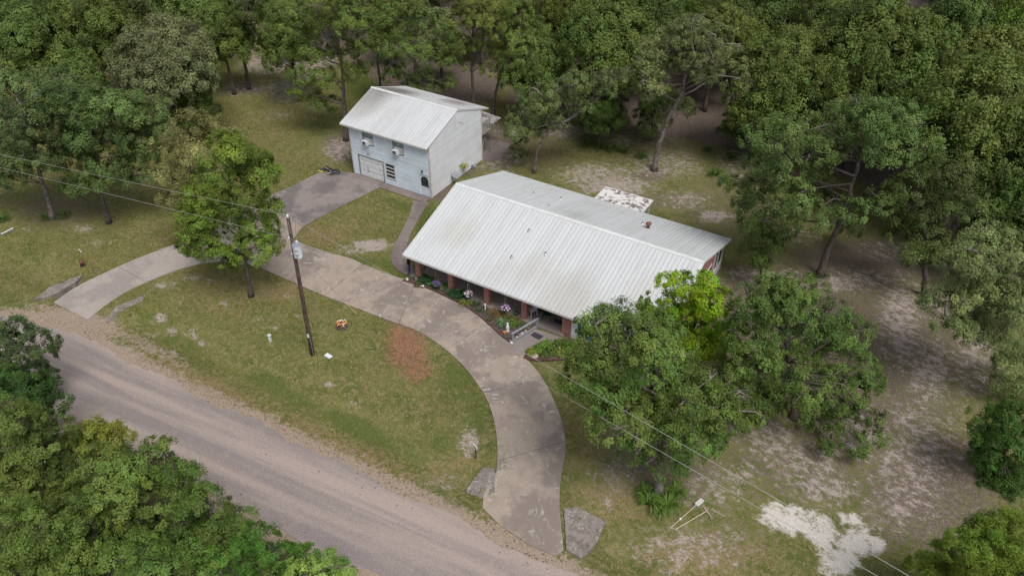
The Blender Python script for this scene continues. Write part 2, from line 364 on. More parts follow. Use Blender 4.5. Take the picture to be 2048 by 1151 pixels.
def smooth_line(pts, n=6):
    """Catmull-Rom through 2-D points"""
    pts = [np.array(p[:2], float) for p in pts]; out = []
    for i in range(len(pts)-1):
        p0, p1, p2, p3 = pts[max(i-1, 0)], pts[i], pts[i+1], pts[min(i+2, len(pts)-1)]
        for j in range(n):
            t = j/n; out.append(.5*((2*p1)+(-p0+p2)*t+(2*p0-5*p1+4*p2-p3)*t*t+(-p0+3*p1-3*p2+p3)*t**3))
    out.append(pts[-1]); return out
def inside(poly, X, Y):
    poly = np.asarray([p[:2] for p in poly], float); c = np.zeros(X.shape, bool); j = len(poly)-1
    for i in range(len(poly)):
        xi, yi = poly[i]; xj, yj = poly[j]
        if yi != yj: c ^= ((yi > Y) != (yj > Y)) & (X < (xj-xi)*(Y-yi)/(yj-yi)+xi)
        j = i
    return c
def vnoise(X, Y, s, seed=0):
    """cheap smooth value noise on arrays"""
    X = X*s; Y = Y*s; xi = np.floor(X).astype(int); yi = np.floor(Y).astype(int); fx = X-xi; fy = Y-yi
    fx = fx*fx*(3-2*fx); fy = fy*fy*(3-2*fy)
    h = lambda a, b: (np.sin(a*127.1+b*311.7+seed*74.7)*43758.5453) % 1.0
    return (h(xi, yi)*(1-fx)+h(xi+1, yi)*fx)*(1-fy)+(h(xi, yi+1)*(1-fx)+h(xi+1, yi+1)*fx)*fy

# ---------------------------------------------------------------- plan outlines
up_road = P2((0, 634), (60, 643), (120, 655), (200, 692), (300, 742), (400, 792), (500, 838), (620, 897), (720, 945), (800, 982), (900, 1030), (960, 1066), (1060, 1108), (1140, 1151))
lo_road = P2((0, 775), (130, 838), (250, 886), (330, 925), (420, 978), (530, 1046), (600, 1085), (680, 1118), (745, 1151))
def extend(line, d0, d1):
    a, b = np.array(line[0]), np.array(line[2]); u = (a-b)/np.linalg.norm(a-b)
    c, e = np.array(line[-1]), np.array(line[-3]); v = (c-e)/np.linalg.norm(c-e)
    return [tuple(a+u*d0)]+list(line)+[tuple(c+v*d1)]
up_road = extend(up_road, 160, 160); lo_road = extend(lo_road, 160, 160)
def ragged(line, step, amp, seed):
    out = []; r = np.random.default_rng(seed)
    for a, b in zip(line[:-1], line[1:]):
        a = np.array(a); b = np.array(b); L = np.linalg.norm(b-a); n = max(1, int(L/step)) if L < 60 else 8
        nr = np.array([-(b-a)[1], (b-a)[0]])/L
        for i in range(n):
            q = a+(b-a)*i/n; out.append(tuple(q+nr*(r.uniform(-amp, amp)+amp*1.2*math.sin(q[0]*.9+seed))))
    out.append(line[-1]); return out
road_poly = ragged(up_road, .35, .14, 1)+ragged(lo_road, .35, .14, 2)[::-1]
arm_up = smooth_line(P2((108, 605), (150, 576), (205, 548), (265, 521), (320, 500), (372, 481)))
arm_lo = smooth_line(P2((176, 640), (215, 608), (262, 579), (330, 549), (395, 529), (440, 523)))
main_lo = smooth_line(P2((440, 523), (510, 533), (560, 553), (640, 588), (700, 611), (770, 638), (830, 660), (880, 690), (922, 727), (955, 768), (978, 808), (991, 855), (995, 905), (990, 950), (968, 985)))
main_up = smooth_line(P2((585, 481), (615, 491), (660, 506), (700, 517), (730, 530), (790, 553), (830, 566), (880, 589), (930, 614), (965, 638), (1000, 671), (1024, 690), (1047, 713), (1077, 745), (1098, 780), (1116, 820), (1128, 860), (1131, 900), (1122, 955), (1119, 1010), (1127, 1100)))
pad_poly = P2((372, 481), (440, 447), (530, 397), (585, 372), (640, 345), (700, 345), (768, 371), (700, 404), (604, 454), (585, 481), (510, 533), (440, 523))
mouth = P2((1127, 1100), (1112, 1112), (1060, 1090), (1000, 1050), (965, 1015), (968, 985))
drive_poly = [tuple(p) for p in main_lo]+[tuple(p) for p in mouth[::-1]][1:]+[tuple(p) for p in main_up[::-1]]+P2((510, 533))
arm_poly = [tuple(p) for p in arm_up]+P2((440, 523))[:1]+[tuple(p) for p in arm_lo[::-1]]
walk_poly = [tuple(p) for p in smooth_line(P2((827, 402), (818, 432), (801, 468), (785, 500), (783, 522), (797, 541), (822, 553)))]+[tuple(p) for p in smooth_line(P2((843, 556), (822, 527), (812, 505), (822, 468), (843, 428), (859, 404)))]
front_walk = P2((700, 345), (768, 371), (862, 398.5), (859, 404), (827, 402), (760, 380), (768, 371))
front_walk = [(-13.4, 10.30), (-5.1, 10.30), (-5.1, 9.45), (-9.6, 9.45), (-10.3, 9.75), (-13.2, 9.75)]
entry_walk = P2((1024, 689), (1060, 655), (1128, 677), (1098, 693), (1060, 702), (1047, 713))
bed_poly = P2((806, 562), (828, 556))+[(.7, .42), (9.9, .42), (10.1, .1)]+P2((1026, 684), (1000, 669), (962, 635), (930, 611), (880, 587), (840, 571))
bed2_poly = P2((1047, 716), (1060, 703), (1098, 693), (1128, 677), (1165, 688), (1180, 720), (1130, 719), (1075, 722))

# ---------------------------------------------------------------- ground
def lin(a, b, st): return np.arange(a, b, st)
gx = np.concatenate([[-600, -400, -250, -160, -120], lin(-96, -46, 1.5), lin(-46, 52, .36), lin(52, 80, 1.5), [90, 110, 150, 250, 400, 600]])
gy = np.concatenate([[-600, -400, -250, -140, -90, -60], lin(-40, 48, .36), lin(48, 100, 1.5), [105, 120, 160, 250, 400, 600]])
X, Y = np.meshgrid(gx, gy)
swA = np.array(G(300, 652)[:2]); swB = np.array(G(930, 955)[:2])
def swale(X, Y):
    d = swB-swA; L = np.linalg.norm(d); u = d/L
    t = (X-swA[0])*u[0]+(Y-swA[1])*u[1]; s = -(X-swA[0])*u[1]+(Y-swA[1])*u[0]
    on = np.ones_like(X)
    for a, b in ((-7.4, -1.2), (L+.2, L+7.5)):          # the ditch is piped under both ends of the drive
        on *= 1-np.clip((t-a)/1.0, 0, 1)*np.clip((b-t)/1.0, 0, 1)
    return -.42*np.exp(-(s/1.3)**2)*on
def height(X, Y):
    return swale(X, Y)+.05*(vnoise(X, Y, .35, 3)-.5)*np.clip((np.abs(X-8)+np.abs(Y-8)-26)/8, 0, 1)
Z = height(X, Y)-.02
PX, PY = to_px(np.stack([X, Y, np.zeros_like(X)], -1))
front = ((np.stack([X, Y, 0*X], -1)-CAM) @ FW) > 3
cov = {k: np.zeros_like(X) for k in ('shoulder', 'sand', 'bare', 'litter', 'straw', 'dry', 'lush')}
def blob(k, px, py, rx, ry, a=1.0, rot=0.0):
    c, s = math.cos(R_(rot)), math.sin(R_(rot)); dx, dy = PX-px, PY-py
    q = ((dx*c+dy*s)/rx)**2+((-dx*s+dy*c)/ry)**2
    cov[k] = np.maximum(cov[k], np.where(front, a*np.exp(-q**1.5), 0))
def band(k, pts, wd, a=1.0):
    best = np.full(X.shape, 1e9)
    for (ax, ay), (bx, by) in zip(pts[:-1], pts[1:]):
        dx, dy = bx-ax, by-ay; t = np.clip(((X-ax)*dx+(Y-ay)*dy)/(dx*dx+dy*dy), 0, 1)
        best = np.minimum(best, np.hypot(X-ax-t*dx, Y-ay-t*dy))
    cov[k] = np.maximum(cov[k], a*np.exp(-(best/wd)**2))
band('shoulder', up_road, 1.0); band('shoulder', lo_road, 1.1)
blob('shoulder', 160, 640, 120, 30, .9, 15); blob('shoulder', 60, 640, 90, 26, .9, 8); blob('shoulder', 300, 690, 130, 22, .6, 26); blob('shoulder', 1020, 1075, 120, 30, .9, 20)
blob('shoulder', 700, 905, 140, 22, .45, 25); blob('shoulder', 545, 835, 60, 14, .5, 25); blob('dry', 700, 900, 240, 42, .75, 25); blob('dry', 420, 770, 190, 30, .8, 26)
blob('sand', 1575, 1035, 52, 38, 1, 10); blob('sand', 1640, 1060, 60, 40, .8, 20); blob('sand', 1725, 1085, 50, 40, 1, 0); blob('sand', 1680, 1125, 60, 34, .8, 20); blob('sand', 1690, 1040, 60, 20, .7, 15)
# bare pale earth
for q in [(1190, 350, 90, 30, .62), (1230, 372, 90, 22, .75), (1330, 330, 100, 34, .5), (1140, 262, 50, 16, .7), (1000, 320, 60, 30, .5), (960, 260, 60, 20, .4), (1370, 400, 60, 24, .5), (1430, 432, 40, 14, .75), (1480, 320, 60, 40, .45), (1280, 280, 90, 24, .4),
          (575, 180, 50, 30, .65), (530, 130, 60, 26, .6), (600, 150, 50, 12, .6), (480, 180, 60, 20, .4), (560, 230, 50, 14, .35), (640, 215, 40, 14, .35), (680, 300, 40, 30, .6), (470, 100, 50, 20, .5), (630, 120, 60, 30, .5),
          (744, 490, 42, 14, .95), (700, 500, 40, 10, .5), (1560, 560, 120, 26, .55), (1480, 545, 30, 14, .6), (1700, 560, 120, 26, .55), (1800, 640, 50, 110, .6), (1860, 740, 50, 80, .6), (1720, 860, 70, 60, .5), (1620, 930, 90, 60, .5), (1830, 900, 120, 120, .5), (1800, 1010, 90, 60, .45),
          (1540, 880, 60, 50, .55), (1480, 850, 60, 40, .5), (1430, 980, 70, 60, .42), (1260, 860, 50, 60, .45), (1230, 950, 60, 40, .4), (1200, 1000, 40, 30, .35), (1380, 1090, 150, 50, .5), (1650, 980, 80, 40, .55), (1950, 720, 60, 90, .5), (940, 880, 22, 34, .75), (880, 960, 60, 24, .45), (1480, 950, 50, 30, .5), (1900, 600, 80, 60, .4),
          (320, 630, 14, 10, .9), (383, 660, 12, 8, .8), (345, 700, 12, 7, .9), (300, 660, 14, 6, .6), (400, 680, 14, 6, .6), (330, 570, 30, 12, .5), (385, 555, 26, 10, .5), (420, 560, 14, 7, .6), (450, 605, 9, 6, .8), (552, 652, 9, 6, .95), (600, 630, 10, 5, .7), (658, 765, 9, 8, .9), (706, 800, 9, 6, .8), (515, 640, 8, 5, .7), (575, 590, 10, 5, .6), (360, 605, 9, 5, .7), (340, 655, 10, 8, .9), (395, 665, 10, 5, .8), (490, 690, 6, 4, .8),
          (170, 455, 30, 10, .5), (200, 485, 30, 7, .45), (262, 345, 16, 10, .6), (300, 355, 20, 8, .4), (60, 460, 30, 8, .3), (250, 700, 60, 20, .5), (1790, 500, 80, 30, .4), (1600, 470, 60, 26, .35)]:
    blob('bare', *q)
# litter, straw, dry, lush
for q in [(1720, 720, 330, 330, .66), (1560, 620, 260, 120, .75), (1750, 520, 260, 60, .75), (1880, 660, 180, 260, .62), (1650, 900, 300, 160, .6), (1330, 930, 190, 110, .62), (1450, 1060, 180, 110, .4), (1860, 980, 200, 170, .72), (1330, 400, 160, 30, .55), (1420, 430, 80, 14, .6), (1300, 350, 50, 18, .7), (1090, 290, 120, 80, .5), (1000, 290, 60, 60, .7), (890, 385, 90, 24, .75), (930, 340, 60, 20, .6), (1040, 210, 40, 60, .75), (1200, 260, 120, 26, .6), (600, 110, 120, 40, .7), (500, 175, 50, 16, .7), (690, 290, 60, 44, .7), (110, 420, 120, 50, .6), (250, 400, 120, 50, .35), (520, 590, 30, 10, .5), (1460, 420, 160, 140, .5), (1350, 290, 200, 40, .5)]:
    blob('litter', *q)
blob('straw', 815, 690, 46, 66, 1.0, -12); blob('straw', 835, 735, 36, 36, .85); blob('straw', 800, 640, 28, 16, .75)
for q in [(640, 470, 80, 34, .75), (700, 445, 80, 30, .6), (760, 410, 60, 16, .4), (450, 590, 130, 60, .6), (560, 580, 70, 30, .75), (640, 620, 60, 30, .5), (160, 540, 120, 40, .5), (60, 560, 90, 40, .4), (300, 470, 120, 40, .5), (850, 800, 130, 90, .35), (900, 930, 90, 50, .6), (1000, 1000, 80, 60, .5), (1180, 880, 70, 90, .6), (1250, 1000, 160, 60, .7), (1400, 1110, 200, 60, .7), (1850, 660, 130, 100, .5), (520, 250, 130, 60, .5), (620, 320, 100, 40, .5), (1100, 310, 90, 34, .6), (700, 770, 130, 60, .4), (480, 720, 90, 50, .35), (1320, 1000, 80, 60, .5), (790, 1010, 120, 26, .6)]:
    blob('dry', *q)
for q in [(380, 700, 120, 40, .5, 26), (560, 770, 130, 26, .6, 26), (720, 850, 120, 26, .65, 26), (860, 890, 110, 50, .5), (930, 760, 60, 90, .6, 40), (830, 650, 60, 20, .7, 28), (800, 540, 60, 20, .7, 24), (720, 520, 60, 14, .6), (800, 410, 60, 14, .7, 16), (850, 440, 20, 60, .7, 20), (950, 830, 40, 60, .6), (730, 150, 60, 60, .8), (640, 250, 60, 40, .5), (200, 560, 80, 20, .6, -28), (60, 500, 60, 30, .5), (1080, 770, 30, 60, .6, -30), (1160, 800, 40, 60, .5), (1180, 268, 60, 14, .7), (1130, 300, 60, 20, .5), (1300, 1120, 50, 24, .9), (1220, 1110, 20, 12, .6), (1640, 1050, 20, 20, .5), (540, 680, 160, 70, .4)]:
    blob('lush', *q)
# woodland floor: litter wherever the wood stands
WOOD = [(-400, 240), (60, 250), (300, 225), (420, 195), (430, 120), (470, 70), (600, 80), (640, 110), (700, 120), (760, 175), (850, 205), (980, 205), (1040, 130), (1060, 190), (1180, 245), (1290, 268), (1400, 280), (1480, 300), (1640, 330), (1800, 400), (1900, 470), (1990, 520), (2060, 620), (2500, 700), (2500, -700), (-400, -700)]
wood = inside(WOOD, PX, PY) & front
far = (~front) | (np.abs(X) > 90) | (Y > 95) | (Y < -32)
cov['litter'] = np.where(wood | far, .95, cov['litter']); cov['bare'] = np.where(wood | far, .15, cov['bare'])
cov['litter'] = np.where((Y < -27) | ((PX < 480) & (PY > 1000) & front), np.maximum(cov['litter'], .9), cov['litter'])
V = np.stack([X.ravel(), Y.ravel(), Z.ravel()], -1); nx, ny = len(gx), len(gy)
ii = (np.arange(ny-1)[:, None]*nx+np.arange(nx-1)[None]).ravel()
me = npmesh('ground', V, np.stack([ii, ii+1, ii+nx+1, ii+nx], -1))
for nm, ks in (('cover_a', ('shoulder', 'sand', 'bare', 'litter')), ('cover_b', ('straw', 'dry', 'lush', 'lush'))):
    at = me.attributes.new(nm, 'FLOAT_COLOR', 'POINT'); at.data.foreach_set('color', np.stack([cov[k].ravel() for k in ks], -1).astype(np.float32).ravel())
me.polygons.foreach_set('use_smooth', np.ones(len(me.polygons), bool))
tag(link('ground', me, None, [M['ground']]), kind='structure')

mb = MB(); mb.slab(road_poly, -.3, .02); tag(mb.build('road', M['road']), kind='structure')

# drive: poured slabs with joints between them
drv = tag(bpy.data.objects.new('driveway', None), kind='structure'); COL.objects.link(drv)
def slab_piece(poly, m, name='concrete_slab', parent=None, z=.045):
    mb = MB(); mb.slab(poly, -.25, z); return mb.build(name, m, parent)
def cut(poly, a, b):
    """split an outline by the line a-b, leaving a 2 cm joint; returns (left part, right part)"""
    a = np.array(a[:2]); b = np.array(b[:2]); d = (b-a)/np.linalg.norm(b-a); nr = np.array([-d[1], d[0]])
    def clip(sgn):
        out = []; P = [np.array(p[:2]) for p in poly]
        for i in range(len(P)):
            p, q = P[i], P[(i+1) % len(P)]; sp = sgn*((p-a) @ nr)-.014; sq = sgn*((q-a) @ nr)-.014
            if sp >= 0: out.append(tuple(p))
            if (sp >= 0) != (sq >= 0): out.append(tuple(p+(q-p)*sp/(sp-sq)))
        return out
    return clip(1), clip(-1)
rest = drive_poly; cuts = [((560, 565), (640, 490), 'concrete_dark'), ((640, 600), (735, 520), 'concrete'), ((795, 655), (832, 560), 'concrete'), ((890, 700), (985, 640), 'concrete'), ((960, 787), (1100, 755), 'concrete'), ((985, 925), (1140, 880), 'concrete')]
pieces = []
for a, b, mm in cuts:
    A, B = cut(rest, G(*a), G(*b))
    ka = np.mean([G(600, 500)[0]]) ; ca = np.mean([p[0] for p in A]); cb = np.mean([p[0] for p in B])
    near, restn = (A, B) if ca < cb else (B, A)
    slab_piece(near, M['concrete'], parent=drv); rest = restn
slab_piece(rest, M['concrete'], parent=drv)
A, B = cut(pad_poly, G(440, 447), G(560, 560)); cA = np.mean([p[0] for p in A]); cB = np.mean([p[0] for p in B])
A, B = (A, B) if cA < cB else (B, A)
slab_piece(A, M['concrete_pale'], parent=drv)
A, B = cut(B, G(530, 397), G(604, 454)); cA = np.mean([p[1] for p in A]); cB = np.mean([p[1] for p in B])
A, B = (A, B) if cA < cB else (B, A)
slab_piece(A, M['concrete'], parent=drv); slab_piece(B, M['concrete_dark'], parent=drv)
A, B = cut(arm_poly, G(240, 535), G(290, 563)); cA = np.mean([p[0] for p in A]); cB = np.mean([p[0] for p in B])
slab_piece(A, M['concrete_pale'], parent=drv); slab_piece(B, M['concrete_pale'], parent=drv)
sw = tag(bpy.data.objects.new('sidewalk', None), kind='structure'); COL.objects.link(sw)
rest = walk_poly
for a, b in (((805, 435), (850, 440)), ((780, 480), (830, 490)), ((770, 515), (830, 520))):
    A, B = cut(rest, G(*a), G(*b)); A, B = (A, B) if np.mean([p[1] for p in A]) > np.mean([p[1] for p in B]) else (B, A)
    slab_piece(A, M['concrete_walk'], parent=sw, z=.035); rest = B
slab_piece(rest, M['concrete_walk'], parent=sw, z=.035)
slab_piece(front_walk, M['concrete_walk'], parent=sw, z=.06)
slab_piece(entry_walk, M['porch'], parent=sw, z=.055)
# culvert aprons
for k, (pp, dz, m, lab) in enumerate([([(932, 975), (965, 932), (990, 938), (989, 985), (962, 996), (945, 993)], [-.25, -.12, .03, .03, -.05, -.25], 'apron', 'grey lichened concrete apron left of the curved drive at the road'),
        ([(1128, 1018), (1155, 1014), (1213, 1038), (1195, 1078), (1163, 1114), (1133, 1100)], [.03, -.05, -.2, -.25, -.1, .03], 'apron', 'large dark cracked concrete apron right of the drive mouth'),
        ([(212, 646), (230, 616), (292, 589), (272, 614), (240, 637)], [0, .02, -.02, -.18, -.2], 'apron', 'broken grey concrete apron over the culvert pipe beside the pale drive arm'),
        ([(66, 602), (100, 575), (165, 550), (152, 566), (110, 590)], [0, .0, .0, .02, .02], 'apron', 'narrow rust stained concrete strip in the grass left of the drive arm')]):
    P = P2(*pp); mb = MB()
    c = np.mean(P, 0)
    if sum(P[i][0]*P[(i+1) % len(P)][1]-P[(i+1) % len(P)][0]*P[i][1] for i in range(len(P))) < 0: P = P[::-1]; dz = dz[::-1]
    rr = np.random.default_rng(40+k); P3, D3 = [], []
    for i in range(len(P)):
        a_, b_ = np.array(P[i]), np.array(P[(i+1) % len(P)]); za, zb = dz[i], dz[(i+1) % len(P)]; n_ = max(1, int(np.linalg.norm(b_-a_)/.22))
        for s_ in range(n_): P3.append(tuple(a_+(b_-a_)*s_/n_+rr.normal(size=2)*.014)); D3.append(za+(zb-za)*s_/n_+rr.uniform(-.012, .012))
    P, dz = P3, D3
    mb.slab(P, [z-.35 for z in dz], [z+.06 for z in dz]); tag(mb.build('concrete_apron', M[m]), lab, 'concrete slab', 'concrete culvert aprons')
c = G(250, 628); mb = MB(); mb.tube([(c[0]-.5, c[1]+.3, -.25), (c[0]+.25, c[1]-.12, -.27)], .2, 12, False); mb.tube([(c[0]-.5, c[1]+.3, -.25), (c[0]+.25, c[1]-.12, -.27)], .17, 12, False)
tag(mb.build('culvert_pipe', M['dark']), 'dark culvert pipe mouth under the broken grey apron', 'pipe')

mb = MB(); mb.slab(bed_poly, -.1, .05); tag(mb.build('flower_bed', M['soil']), kind='structure')
mb = MB(); mb.slab(bed2_poly, -.1, .05); tag(mb.build('flower_bed', M['soil']), kind='structure')
def edging(pts, name, lab):
    root = thing(name, lab, 'edging', (pts[0][0], pts[0][1], 0)); proto = None
    for a, b in zip(pts[:-1], pts[1:]):
        a = np.array(a[:2]); b = np.array(b[:2]); L = np.linalg.norm(b-a); n = max(1, round(L/.34)); ang = math.atan2(*(b-a)[::-1])
        for i in range(n):
            q = a+(b-a)*(i+.5)/n; mb = MB(); mb.cbox((q[0]+random.uniform(-.015, .015), q[1]+random.uniform(-.015, .015), .07), (L/n-.02, .12, .16), ang+random.uniform(-.05, .05))
            mb.build('edging_brick', M['edging'], root)
edging(P2((806, 562), (840, 571), (880, 587), (930, 611), (962, 635), (1000, 669), (1022, 686)), 'bed_edging', 'dark brick edging curving along the long porch flower bed')
edging(P2((1047, 716), (1075, 722), (1130, 719), (1175, 724)), 'bed_edging', 'dark brick edging in front of the small shrub bed by the entry')
# ================================================================ brick house
HX1, ZF, YR, ZR, YB, ZB = 19.443, 2.29, 6.967, 4.654, 13.879, 2.413
house = thing('brick_house', 'long red brick house under a pale ribbed steel roof', 'house', (9.7, 7, 0))
def gable_wall(mb, x0, x1, y0, y1, drop=.12):
    """gable end slab between y0 and y1 following the roof"""
    ys = [y0, YR, y1]; zf = lambda y: (ZF+(ZR-ZF)*y/YR if y <= YR else ZR+(ZB-ZR)*(y-YR)/(YB-YR))-drop
    a = [(x0, y0, 0), (x0, y1, 0), (x0, y1, zf(y1)), (x0, YR, zf(YR)), (x0, y0, zf(y0))]
    b = [(x1, y, z) for _, y, z in a]
    mb.add(a+b, [(0, 1, 2, 3, 4), (9, 8, 7, 6, 5)]+[(i, i+5, (i+1) % 5+5, (i+1) % 5) for i in range(5)])
mb = MB(); gable_wall(mb, .35, .55, 2.6, 13.4); mb.build('wall', M['brick'], house)
mb = MB(); gable_wall(mb, 18.9, 19.1, .62, 11.2); mb.build('wall', M['brick'], house)
mb = MB()
mb.box((.55, 2.6, 0), (12.2, 2.8, 3.0)); mb.box((13.35, 2.6, 0), (13.55, 2.79, 3.0)); mb.box((12.2, 2.6, 2.06), (13.35, 2.8, 3.0))
mb.build('wall', M['brick'], house)
P5a, P5b = 12.55, 13.3
P5b = float(on_y(1142, 662, .62)[0]); P5a = float(on_y(1123.5, 655, .62)[0])
WPx = float(on_y(1153.3, 662, .62)[0])
mb = MB()
mb.box((P5a, .62, 0), (P5b, .82, 2.32)); mb.box((P5a, .82, 0), (P5a+.2, 2.6, 2.5))
mb.box((WPx+2.4, .62, 0), (18.9, .82, 2.32))
mb.box((WPx+.05, .625, 0), (WPx+2.4, .815, .25)); mb.build('wall', M['brick'], house)
mb = MB(); mb.box((P5b, .615, .05), (WPx, .80, 2.32)); mb.build('siding_panel', M['white'], house)
wn = None
mb = MB(); mb.box((WPx, .59, .25), (WPx+.06, .8, 2.3)); mb.box((WPx+2.34, .59, .25), (WPx+2.4, .8, 2.3)); mb.box((WPx+1.17, .6, .25), (WPx+1.23, .8, 2.3)); mb.box((WPx, .585, .2), (WPx+2.4, .66, .26))
wn = mb.build('window', M['trim'], house)
for a, b in ((WPx+.06, WPx+1.17), (WPx+1.23, WPx+2.34)):
    mb = MB(); mb.box((a, .66, .26), (b, .68, 2.3)); mb.build('pane', M['tealglass'], wn)
mb = MB(); mb.box((.55, 13.2, 0), (18.9, 13.4, 2.5)); mb.build('wall', M['brick'], house)
# front door and porch window on the recessed wall
mb = MB(); mb.box((12.2, 2.56, .1), (12.28, 2.8, 2.06)); mb.box((13.27, 2.56, .1), (13.35, 2.8, 2.06)); mb.box((12.28, 2.58, .1), (13.27, 2.7, 2.05))
dr = mb.build('door', M['door'], house); mb = MB(); mb.tube([(12.4, 2.56, 1.05), (12.4, 2.5, 1.05)], [.02, .035], 8); mb.build('handle', M['metal'], dr)
for wx0, wx1 in ((1.3, 2.5), (5.0, 6.2)):
    mb = MB(); mb.box((wx0, 2.55, .85), (wx0+.06, 2.62, 2.0)); mb.box((wx1-.06, 2.55, .85), (wx1, 2.62, 2.0)); mb.box((wx0, 2.54, .8), (wx1, 2.62, .86)); mb.box((wx0+.06, 2.55, 1.42), (wx1-.06, 2.62, 1.47))
    wf = mb.build('window', M['fascia'], house); mb = MB(); mb.box((wx0+.06, 2.57, .86), (wx1-.06, 2.6, 2.0)); mb.build('pane', M['glass'], wf)
mb = MB(); mb.box((.55, .42, -.2), (P5a+.2, 2.6, .1)); mb.box((P5a+.2, .42, -.2), (P5a+.25, .62, .1)); mb.build('porch_floor', M['porch'], house)
for px_, py_ in ((837.4, 561), (901.5, 577), (973, 613), (1047, 641)):
    x = float(on_y(px_, py_, .62)[0]); mb = MB(); mb.box((x-.2, .60, .02), (x+.2, 1.0, 2.42)); mb.build('brick_pillar', M['brick'], house)
mb = MB(); mb.box((.4, .70, 2.30), (P5a, .9, 2.44)); mb.build('porch_beam', M['fascia'], house)
# right gable: screened sun porch
mb = MB(); ya, yb = float(on_x(1419, 554, 19.1)[1]), 13.1
YS0 = 11.2
mb.box((18.95, YS0, 0), (19.15, 13.3, .75)); lw = mb.build('low_wall', M['white'], house)
mb = MB(); mb.box((19.0, YS0+.12, .75), (19.06, 13.2, 2.35)); mb.build('porch_screen', M['screen'], house)
mb = MB(); mb.box((18.95, YS0, .75), (19.17, YS0+.12, 2.45)); mb.box((18.95, 13.2, 0), (19.17, 13.34, 2.4)); mb.box((18.96, YS0+1.0, .75), (19.14, YS0+1.06, 2.4)); mb.build('screen_frame', M['trim'], house)
mb = MB(); mb.box((19.1, 9.6, .9), (19.16, 10.6, 2.1)); f = mb.build('window', M['trim'], house); mb = MB(); mb.box((19.155, 9.68, .98), (19.17, 10.52, 2.02)); mb.build('pane', M['glass'], f)
# roof: deck, ribbed sheets, ridge cap, fascia
sf, sb_ = (ZR-ZF)/YR, (ZB-ZR)/(YB-YR)
mb = MB()
prof = [(0, ZF-.02), (YR, ZR-.02), (YB, ZB-.02), (YB, ZB-.14), (YR, ZR-.16), (0, ZF-.14)]
mb.add([(.02, y, z) for y, z in prof]+[(HX1-.02, y, z) for y, z in prof], [(0, 1, 4, 5), (1, 2, 3, 4), (11, 10, 7, 6), (10, 9, 8, 7)]+[(i, i+6, (i+1) % 6+6, (i+1) % 6) for i in range(6)])
roof = mb.build('roof', M['fascia'], house)
def roof_sheets(parent, x0, x1, w_, e, r, mats, name='roof_panel', rib=.028):
    """steel sheets from eave e=(y,z) to ridge r=(y,z), each with one raised lap rib"""
    n = round((x1-x0)/w_); w_ = (x1-x0)/n; (y0, z0), (y1, z1) = e, r; flip = y1 < y0
    cs = [(0, .002), (.012, rib), (.042, rib), (.056, .002), (.084, .002), (w_-.004, .002)]; low = [(w_-.004, -.015), (0, -.015)]
    q = cs+low; k = len(q)
    vs = [(a, (y0-y1)/1.0, z0-z1+b) for a, b in q]+[(a, 0, b) for a, b in q]
    fs = [(i, (i+1) % k, (i+1) % k+k, i+k) for i in range(k)]+[tuple(range(k))[::-1], tuple(range(k, 2*k))]
    if flip: fs = [f[::-1] for f in fs]
    fs = [f[::-1] for f in fs]
    me = bpy.data.meshes.new(name); me.from_pydata(vs, [], fs); me.materials.append(mats[0]); me.materials.append(mats[1])
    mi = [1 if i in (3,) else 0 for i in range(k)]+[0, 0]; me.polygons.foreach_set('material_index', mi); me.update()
    off = origin(parent)
    for i in range(n):
        o = bpy.data.objects.new(name, me); COL.objects.link(o); o.parent = parent; o.location = (x0+i*w_-off[0], y1-off[1], z1-off[2])
roof_sheets(roof, 0, HX1, .3048, (-.02, ZF-.007), (YR, ZR), (M['roof'], M['seam']))
roof_sheets(roof, 0, HX1, .3048, (YB+.02, ZB-.007), (YR, ZR), (M['roof'], M['seam']))
def ridge_cap(parent, x0, x1, yr, zr, s0, s1, wd=.2):
    mb = MB(); h = .045
    q = [(yr-wd, zr-s0*wd+h), (yr, zr+h+.005), (yr+wd, zr+s1*wd+h), (yr+wd, zr+s1*wd+.0), (yr, zr-.01), (yr-wd, zr-s0*wd+.0)]
    mb.add([(x0, y, z) for y, z in q]+[(x1, y, z) for y, z in q], [(0, 1, 4, 5), (1, 2, 3, 4), (11, 10, 7, 6), (10, 9, 8, 7)]+[(i, i+6, (i+1) % 6+6, (i+1) % 6) for i in range(6)])
    return mb.build('ridge_cap', M['ridge'], parent)
ridge_cap(roof, -.01, HX1+.01, YR, ZR, sf, sb_)
for lo, hi in (((0, -.03, ZF-.16), (HX1, .0, ZF-.028)), ((0, YB, ZB-.16), (HX1, YB+.03, ZB-.028))):
    mb = MB(); mb.box(lo, hi); mb.build('fascia', M['trim'], roof)
for x0, x1 in ((-.02, .02), (HX1-.02, HX1+.02)):
    mb = MB()
    for (ya_, za), (yb_, zb) in (((0, ZF), (YR, ZR)), ((YR, ZR), (YB, ZB))):
        mb.hexa([(x0, ya_, za-.15), (x1, ya_, za-.15), (x1, yb_, zb-.15), (x0, yb_, zb-.15), (x0, ya_, za+.03), (x1, ya_, za+.03), (x1, yb_, zb+.03), (x0, yb_, zb+.03)])
    mb.build('rake_trim', M['trim'], roof)
mb = MB(); mb.box((.4, .03, ZF-.17), (HX1-.3, .70, ZF-.15)); mb.build('soffit', M['trim'], roof)
def on_roof(px, py, front_side=True):
    d = ray(px, py); s, y0, z0 = (sf, 0, ZF) if front_side else (sb_, YR, ZR)
    t = (z0+s*(CAM[1]-y0)-CAM[2])/(d[2]-s*d[1]); return CAM+d*t
for px_, py_, fs_ in ((1058, 462, 1), (1023, 515, 1), (1091, 508, 1), (1067, 388, 0), (1122, 398, 0), (1098, 413, 0), (1285, 448, 0)):
    p = on_roof(px_, py_, fs_); mb = MB()
    mb.lathe((p[0], p[1], p[2]-.08), [(.14, 0), (.12, .1), (.05, .16), (.045, .3), (.035, .3)], 10); mb.build('vent_pipe', M['metal'], roof)
